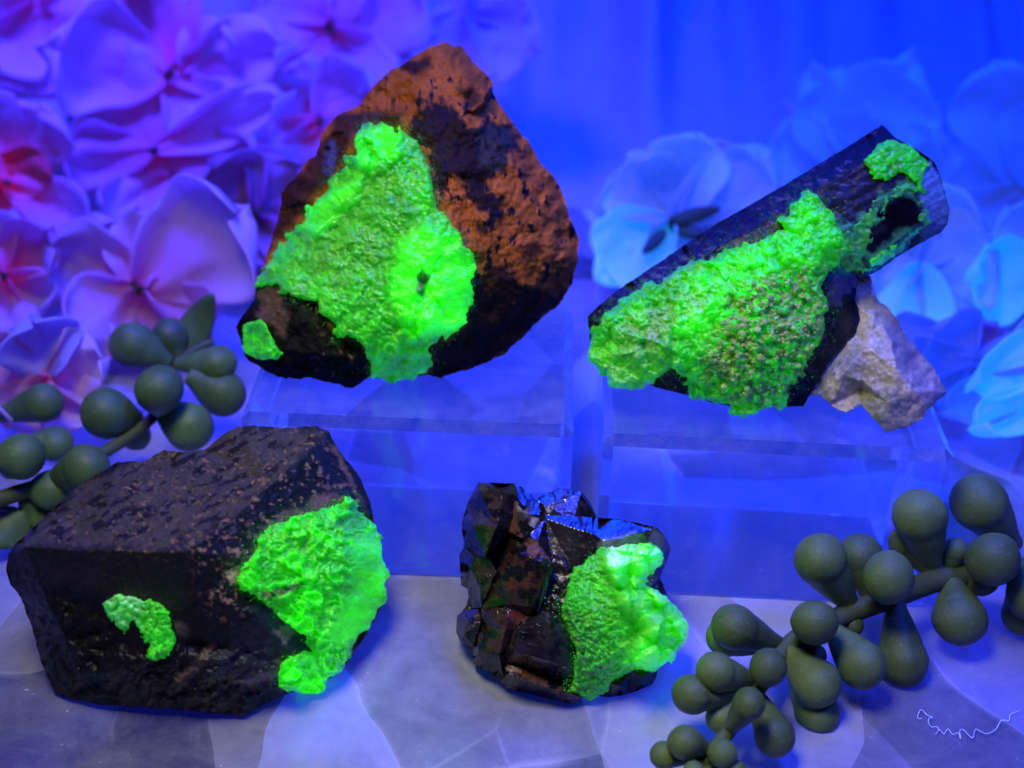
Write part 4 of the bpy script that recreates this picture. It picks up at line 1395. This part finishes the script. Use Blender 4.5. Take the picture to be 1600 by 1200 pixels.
# ------------------------------------------------------------------ silk flowers
def petal(root, base, tip, wpx, d0, d1, cup=.5, arch=.4, curl=0., ruffle=.26, ci=(.55, .25, .45), co=(.78, .70, .80), seed=0, mat=None, blunt=4.0, dye_fill=0.0):
    b, t = np.array(base, float), np.array(tip, float)
    ax = t - b
    per = np.array([-ax[1], ax[0]]) / np.hypot(*ax)
    nx, ny = 25, 27

    def f(u, v):
        s = u * 2 - 1
        v = np.clip(v, .0, 1)
        wv = wpx * (v + .02) ** .6 * np.sqrt(np.clip(1 - v ** blunt, 0, 1)) + 1.0
        wv = np.maximum(wv, 2)
        # slight waviness of the outline
        wv = wv * (1 + .09 * np.sin(5 * v + seed + (s > 0) * 2) + .05 * np.sin(11 * v + seed * 2 + (s > 0)))
        vv = v * (1 + .06 * (1 - s * s) + .05 * np.sin(4 * s + seed * 3) + .025 * np.sin(9 * s + seed)) - .06 * s * s * v
        p = b[None] + ax[None] * vv[:, None] + per[None] * (s * wv)[:, None]
        dep = d0 + (d1 - d0) * v - cup * s * s * np.minimum(1, v * 2) + arch * np.sin(math.pi * v) * .6
        dep = dep - curl * np.clip((v - .6) / .4, 0, 1) ** 2
        dep = dep + ruffle * np.abs(s) ** 1.6 * np.sin(5.5 * v + seed * 2.1 + 2.2 * (s > 0)) + .3 * ruffle * np.sin(5 * s + 3 * v + seed) - .25 * np.clip(np.abs(s) - .7, 0, 1) * (1 + np.sin(3 * v + seed * 3)) + ruffle * v ** 3 * np.sin(4 * s + seed * 1.7)
        dep = dep + .30 * fbm(s * 1.3 + seed * 7, v * 1.6 + seed * 3, 5, 3) * v
        return at(p[:, 0], p[:, 1], dep)
    V, Q = grid(nx, ny, f)
    u, v = np.meshgrid(np.linspace(-1, 1, nx), np.linspace(0, 1, ny))
    u, v = u.ravel(), v.ravel()
    m = np.clip(.15 + 1.0 * v ** .9 + .18 * u * u + .12 * np.sin(u * 22 + 3 * np.sin(v * 3)) * (1 - v) * .6, 0, 1)[:, None]
    c = np.array(ci)[None] * (1 - m) + np.array(co)[None] * m
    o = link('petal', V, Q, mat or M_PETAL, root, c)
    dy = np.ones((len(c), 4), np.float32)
    dy[:, :3] = np.maximum(np.array(ci) - np.array((.5, .5, .6)), 0) * (.85 * (1 - m) ** 1.6) + (np.array((.020, .008, .09)) * m if mat is None else 0)  # red throat glow, plus violet emission added to lighten dark gaps
    at_ = o.data.color_attributes.new('dye_fill', 'FLOAT_COLOR', 'POINT')
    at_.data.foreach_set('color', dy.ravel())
    return add_thickness(o, .035)


def flower(label, centre, d, petals, group, ci, co, stamen=10, leaves=(), cdark=True):
    # keep every petal clear of the slab
    room = min(float(depth_at(p[0], p[1], .35)) - max(p[4], 0) for p in petals)
    d = min(d + (0.6 if centre[0] > 1640 else 1.6 if group is GR else 3.2 if d > 24 else 1.6), room - .5)
    C = at(centre[0], centre[1], d)
    root = empty('silk_flower', C, label, 'flower', group)
    # a second, looser whorl of petals shows between the front ones
    if len(petals) > 2:
        an = sorted((math.atan2(p[1] - centre[1], p[0] - centre[0]), math.hypot(p[0] - centre[0], p[1] - centre[1])) for p in petals)
        for i, (a, r) in enumerate(an):
            a2, r2 = an[(i + 1) % len(an)]
            if a2 < a:
                a2 += 2 * math.pi
            if a2 - a < .5:
                continue
            am, rm = (a + a2) / 2, (r + r2) / 2 * .92
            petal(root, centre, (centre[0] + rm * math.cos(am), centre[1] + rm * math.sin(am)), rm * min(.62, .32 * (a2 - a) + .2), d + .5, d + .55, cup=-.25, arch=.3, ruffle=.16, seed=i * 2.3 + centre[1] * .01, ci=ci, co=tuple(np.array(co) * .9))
    for i, p in enumerate(petals):
        p = (p[0], p[1], p[2] * 1.62, p[3], p[4], p[5] * .4) + tuple(p[6:])
        kw = dict(p[6]) if len(p) > 6 else {}
        if group is GR:
            kw.setdefault('mat', M_PETALW)
        kw.setdefault('ci', ci)
        kw.setdefault('co', co)
        base = kw.pop('base', centre)
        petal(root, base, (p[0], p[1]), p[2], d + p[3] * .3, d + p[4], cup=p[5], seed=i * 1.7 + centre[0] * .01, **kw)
    rng = random.Random(int(centre[0]))
    if stamen:
        vs, fs, n = [], [], 0
        for k in range(14):
            a = rng.uniform(0, 6.28)
            r = stamen * rng.uniform(.1, .9)
            tipp = at(centre[0] + math.cos(a) * r, centre[1] + math.sin(a) * r, d - rng.uniform(.1, .45))
            v_, f_ = tube_mesh([at(centre[0], centre[1], d + .1), tipp], [.015, .03], 6)
            vs.append(v_)
            fs += [[q + n for q in f] for f in f_]
            n += len(v_)
        link('stamens', np.concatenate(vs), fs, M_STAMEN, root)
    for (a, b, wl, da, db) in leaves:
        px_leaf(root, a, b, wl, d + da, d + db, M_LEAF, 'leaf')
    back = at(centre[0] + rng.uniform(-15, 15), centre[1] + 40, d + 2.0)
    foot = np.array([back[0] + rng.uniform(-1, 1), back[1] + 1.5, 0.0])
    v_, f_ = tube_mesh([at(centre[0], centre[1], d + .35), back, foot], [.09, .08, .08], 8)
    link('flower_stem', v_, f_, M_LEAF, root)
    return root


GL, GR = 'pink and white silk flowers at left', 'white silk flowers at right'
PI_, PO = (.62, .22, .42), (.78, .62, .80)
WI, WO = (.45, .40, .55), (.80, .80, .84)
# left bunch
flower('violet lit silk flower with big pale lobes and a curled heart, top left', (262, 118), 25.5,
       [(75, 75, 78, .4, -.6, .5, {'curl': .5}), (445, 70, 52, .3, -.4, .5), (230, -20, 70, .6, .4, .5, {'ci': (.75, .06, .2), 'co': (.7, .3, .5)}), (345, 40, 40, .0, -.5, -.5, {'base': (285, 110), 'curl': -.3}),
        (330, 190, 46, .2, -.5, .6), (120, 205, 55, .6, .5, .5)], GL, PI_, PO, 14)
flower('silk flower with long sweeping lower petal, left of the brown rock', (240, 235), 25.0,
       [(90, 250, 42, .4, .2, .6, {'co': (.66, .40, .62)}), (440, 150, 34, .3, -.5, .7), (400, 250, 36, .4, -.1, .6, {'co': (.65, .35, .60)}), (160, 330, 34, .3, -.3, .6, {'base': (265, 275)})], GL, PI_, PO, 10)
flower('silk flower with reddish throat at the left edge', (10, 285), 24.6,
       [(140, 350, 40, .2, -.3, .7), (60, 170, 60, .6, .2, .6), (75, 280, 36, .1, .1, .5, {'ci': (.8, .03, .05), 'co': (.75, .10, .12), 'base': (-40, 260)}), (-60, 160, 70, .4, 0, .5), (-40, 380, 60, .3, 0, .5, {'ci': (.8, .05, .1)})], GL, (.78, .06, .12), PO, 8)
flower('silk flower with wide bright right petal and dark eye, above the left succulent', (215, 450), 23.4,
       [(375, 330, 92, .2, -.3, .6, {'curl': .4}), (110, 520, 56, .1, -.4, -.5, {'curl': -.4}), (80, 385, 60, .4, .3, .6, {'co': (.66, .48, .68)}), (215, 330, 50, .5, .5, .5), (320, 520, 52, .1, .0, .5, {'co': (.68, .40, .62)}), (215, 545, 40, .0, .1, .5)], GL, PI_, PO, 16)
flower('pale silk flower with green heart, above the brown rock', (515, 45), 26.5,
       [(660, -20, 80, .3, -.2, .6), (400, -10, 70, .4, .0, .6), (560, 150, 70, .3, -.3, .6), (440, 130, 60, .4, .1, .5), (520, -70, 60, .4, .3, .5)], GL, (.62, .25, .45), PO, 12)
flower('silk flower of nested arcs tucked against the brown rock', (500, 190), 25.6,
       [(395, 160, 55, .3, .1, .6, {'co': (.7, .52, .70)}), (470, 290, 50, .2, -.2, .6), (570, 110, 55, .3, .2, .6), (430, 250, 40, .1, -.3, .5, {'ci': (.75, .12, .25)}), (560, 260, 50, .3, .2, .5)], GL, PI_, PO, 8)
flower('deep pink silk flower in the lower left corner of the bunch', (5, 430), 23.2,
       [(75, 360, 46, .2, -.2, .6, {'co': (.72, .36, .58)}), (60, 490, 50, .1, -.3, .6), (-50, 340, 50, .3, 0, .5), (-40, 500, 60, .2, 0, .5)], GL, (.72, .08, .30), PO, 8)
flower('silk flower with round blue petal behind the left succulent', (75, 590), 22.6,
       [(50, 500, 62, .2, -.1, .6, {'co': (.55, .55, .85), 'ci': (.5, .4, .8)}), (-20, 600, 60, .3, .1, .6, {'co': (.75, .45, .55)}), (160, 560, 50, .3, .2, .6), (130, 660, 50, .2, .1, .5), (20, 660, 50, .2, .1, .5)], GL, PI_, PO, 0)
flower('dim silk flower filling the gap behind the brown rock', (400, 330), 27.5,
       [(330, 260, 60, .3, .1, .5), (470, 360, 60, .3, .0, .5), (400, 440, 70, .3, .0, .5), (360, 400, 60, .2, .1, .5), (470, 260, 60, .3, .1, .5)], GL, (.40, .05, .22), (.5, .3, .5), 8)
flower('silk flower at the very top left corner', (60, 5), 27,
       [(-40, 90, 80, .3, .1, .6), (190, 10, 60, .3, .0, .6), (40, 150, 80, .3, .3, .6, {'co': (.62, .4, .6)}), (-60, 0, 70, .3, 0, .5)], GL, PI_, PO, 0)
flower('blue lit silk flower right of the brown rock tip', (735, 20), 28.5,
       [(835, 80, 62, .2, -.3, .6), (690, 110, 60, .3, .1, .6), (800, -40, 60, .3, .1, .5), (660, -20, 60, .3, .2, .5)], GL, (.5, .5, .7), (.7, .7, .8), 0, [((700, 60), (640, 10), 16, .3, .2), ((640, 75), (720, -10), 14, .8, .5)])
# right bunch
flower('white silk flower with a glowing cyan lower petal, left of the long crystal', (1050, 345), 28.0,
       [(985, 250, 62, .3, -.2, .7), (1090, 215, 58, .4, .1, .7, {'mat': M_PETALW, 'co': (.9, .9, .92)}), (1200, 250, 52, .4, .0, .6), (925, 330, 56, .3, .1, .6), (940, 430, 66, .0, -.6, .6, {'mat': M_PETALF}), (1040, 440, 50, .3, .2, .5)], GR, WI, WO, 6,
       [((1050, 345), (1125, 325), 11, -.2, -.5), ((1040, 360), (1005, 395), 9, -.2, -.5), ((1045, 350), (1105, 372), 10, -.1, -.4)])
flower('tall white silk flower above the long crystal', (1340, 270), 29.5,
       [(1275, 110, 62, .3, .0, .7), (1420, 95, 66, .3, -.1, .7), (1350, 170, 44, .0, -.4, .5), (1210, 220, 56, .4, .2, .6), (1480, 240, 60, .3, .1, .6)], GR, WI, (.70, .72, .84), 0)
flower('white silk flower with upright petal in the top right corner', (1610, 300), 29.5,
       [(1560, 105, 76, .3, -.2, .7), (1500, 230, 60, .4, .2, .6), (1680, 160, 80, .3, 0, .6), (1540, 380, 60, .3, .1, .6, {'ci': (.8, .25, .15)})], GR, WI, (.68, .68, .84), 0)
flower('wide white silk flower right of the crystal tip', (1440, 410), 27.6,
       [(1545, 370, 82, .2, -.3, .6), (1500, 300, 56, .4, .1, .6), (1400, 300, 50, .5, .3, .6), (1420, 540, 56, .1, -.4, .6, {'mat': M_PETALF}), (1530, 470, 66, .3, .1, .6), (1360, 420, 46, .3, .1, .5)], GR, WI, WO, 0)
flower('white silk flower with bright rimmed petal at the right edge', (1650, 430), 26.6,
       [(1520, 440, 56, .2, -.4, .7, {'mat': M_PETALF}), (1580, 330, 60, .4, .1, .6), (1560, 530, 56, .3, .1, .6, {'co': (.6, .45, .7)}), (1700, 360, 60, .3, 0, .5)], GR, WI, WO, 0, [((1600, 490), (1500, 500), 14, .4, .2)])
flower('silk flower with frayed petal tips at lower right', (1660, 585), 24.4,
       [(1525, 605, 34, .2, -.3, .5, {'base': (1680, 510), 'mat': M_PETALF}), (1480, 640, 34, .3, .1, .6, {'co': (.62, .58, .85)}), (1525, 665, 34, .1, -.3, .7, {'mat': M_PETALF, 'base': (1690, 610)}), (1560, 560, 60, .5, .5, .6)], GR, WI, WO, 0)
flower('dim blue silk flower low behind the right acrylic block', (1520, 560), 27.8,
       [(1440, 610, 60, .3, .1, .6), (1460, 520, 60, .3, .1, .6), (1570, 600, 70, .3, .0, .6), (1380, 560, 60, .3, .2, .5)], GR, (.3, .25, .5), (.55, .5, .8), 0)

# ------------------------------------------------------------------ fibre on the slab
v7 = view(1380, 1050, 7.27)
tp = v7([(440, 530), (390, 515), (430, 425), (500, 490), (565, 515), (515, 530), (520, 590), (550, 625), (600, 620), (630, 650), (590, 710), (640, 655), (690, 705), (735, 645), (790, 710), (850, 690),
         (880, 760), (870, 670), (910, 655), (1015, 750), (1050, 650), (1170, 700), (1280, 650), (1340, 550), (1430, 550), (1445, 480), (1560, 435)])
v_, f_ = tube_mesh([at_h(p[0], p[1], .03) for p in tp], .005, 6, 4)
tag(link('thread', v_, f_, M_THREAD), 'thin curly white fibre lying on the slab at lower right', 'thread')
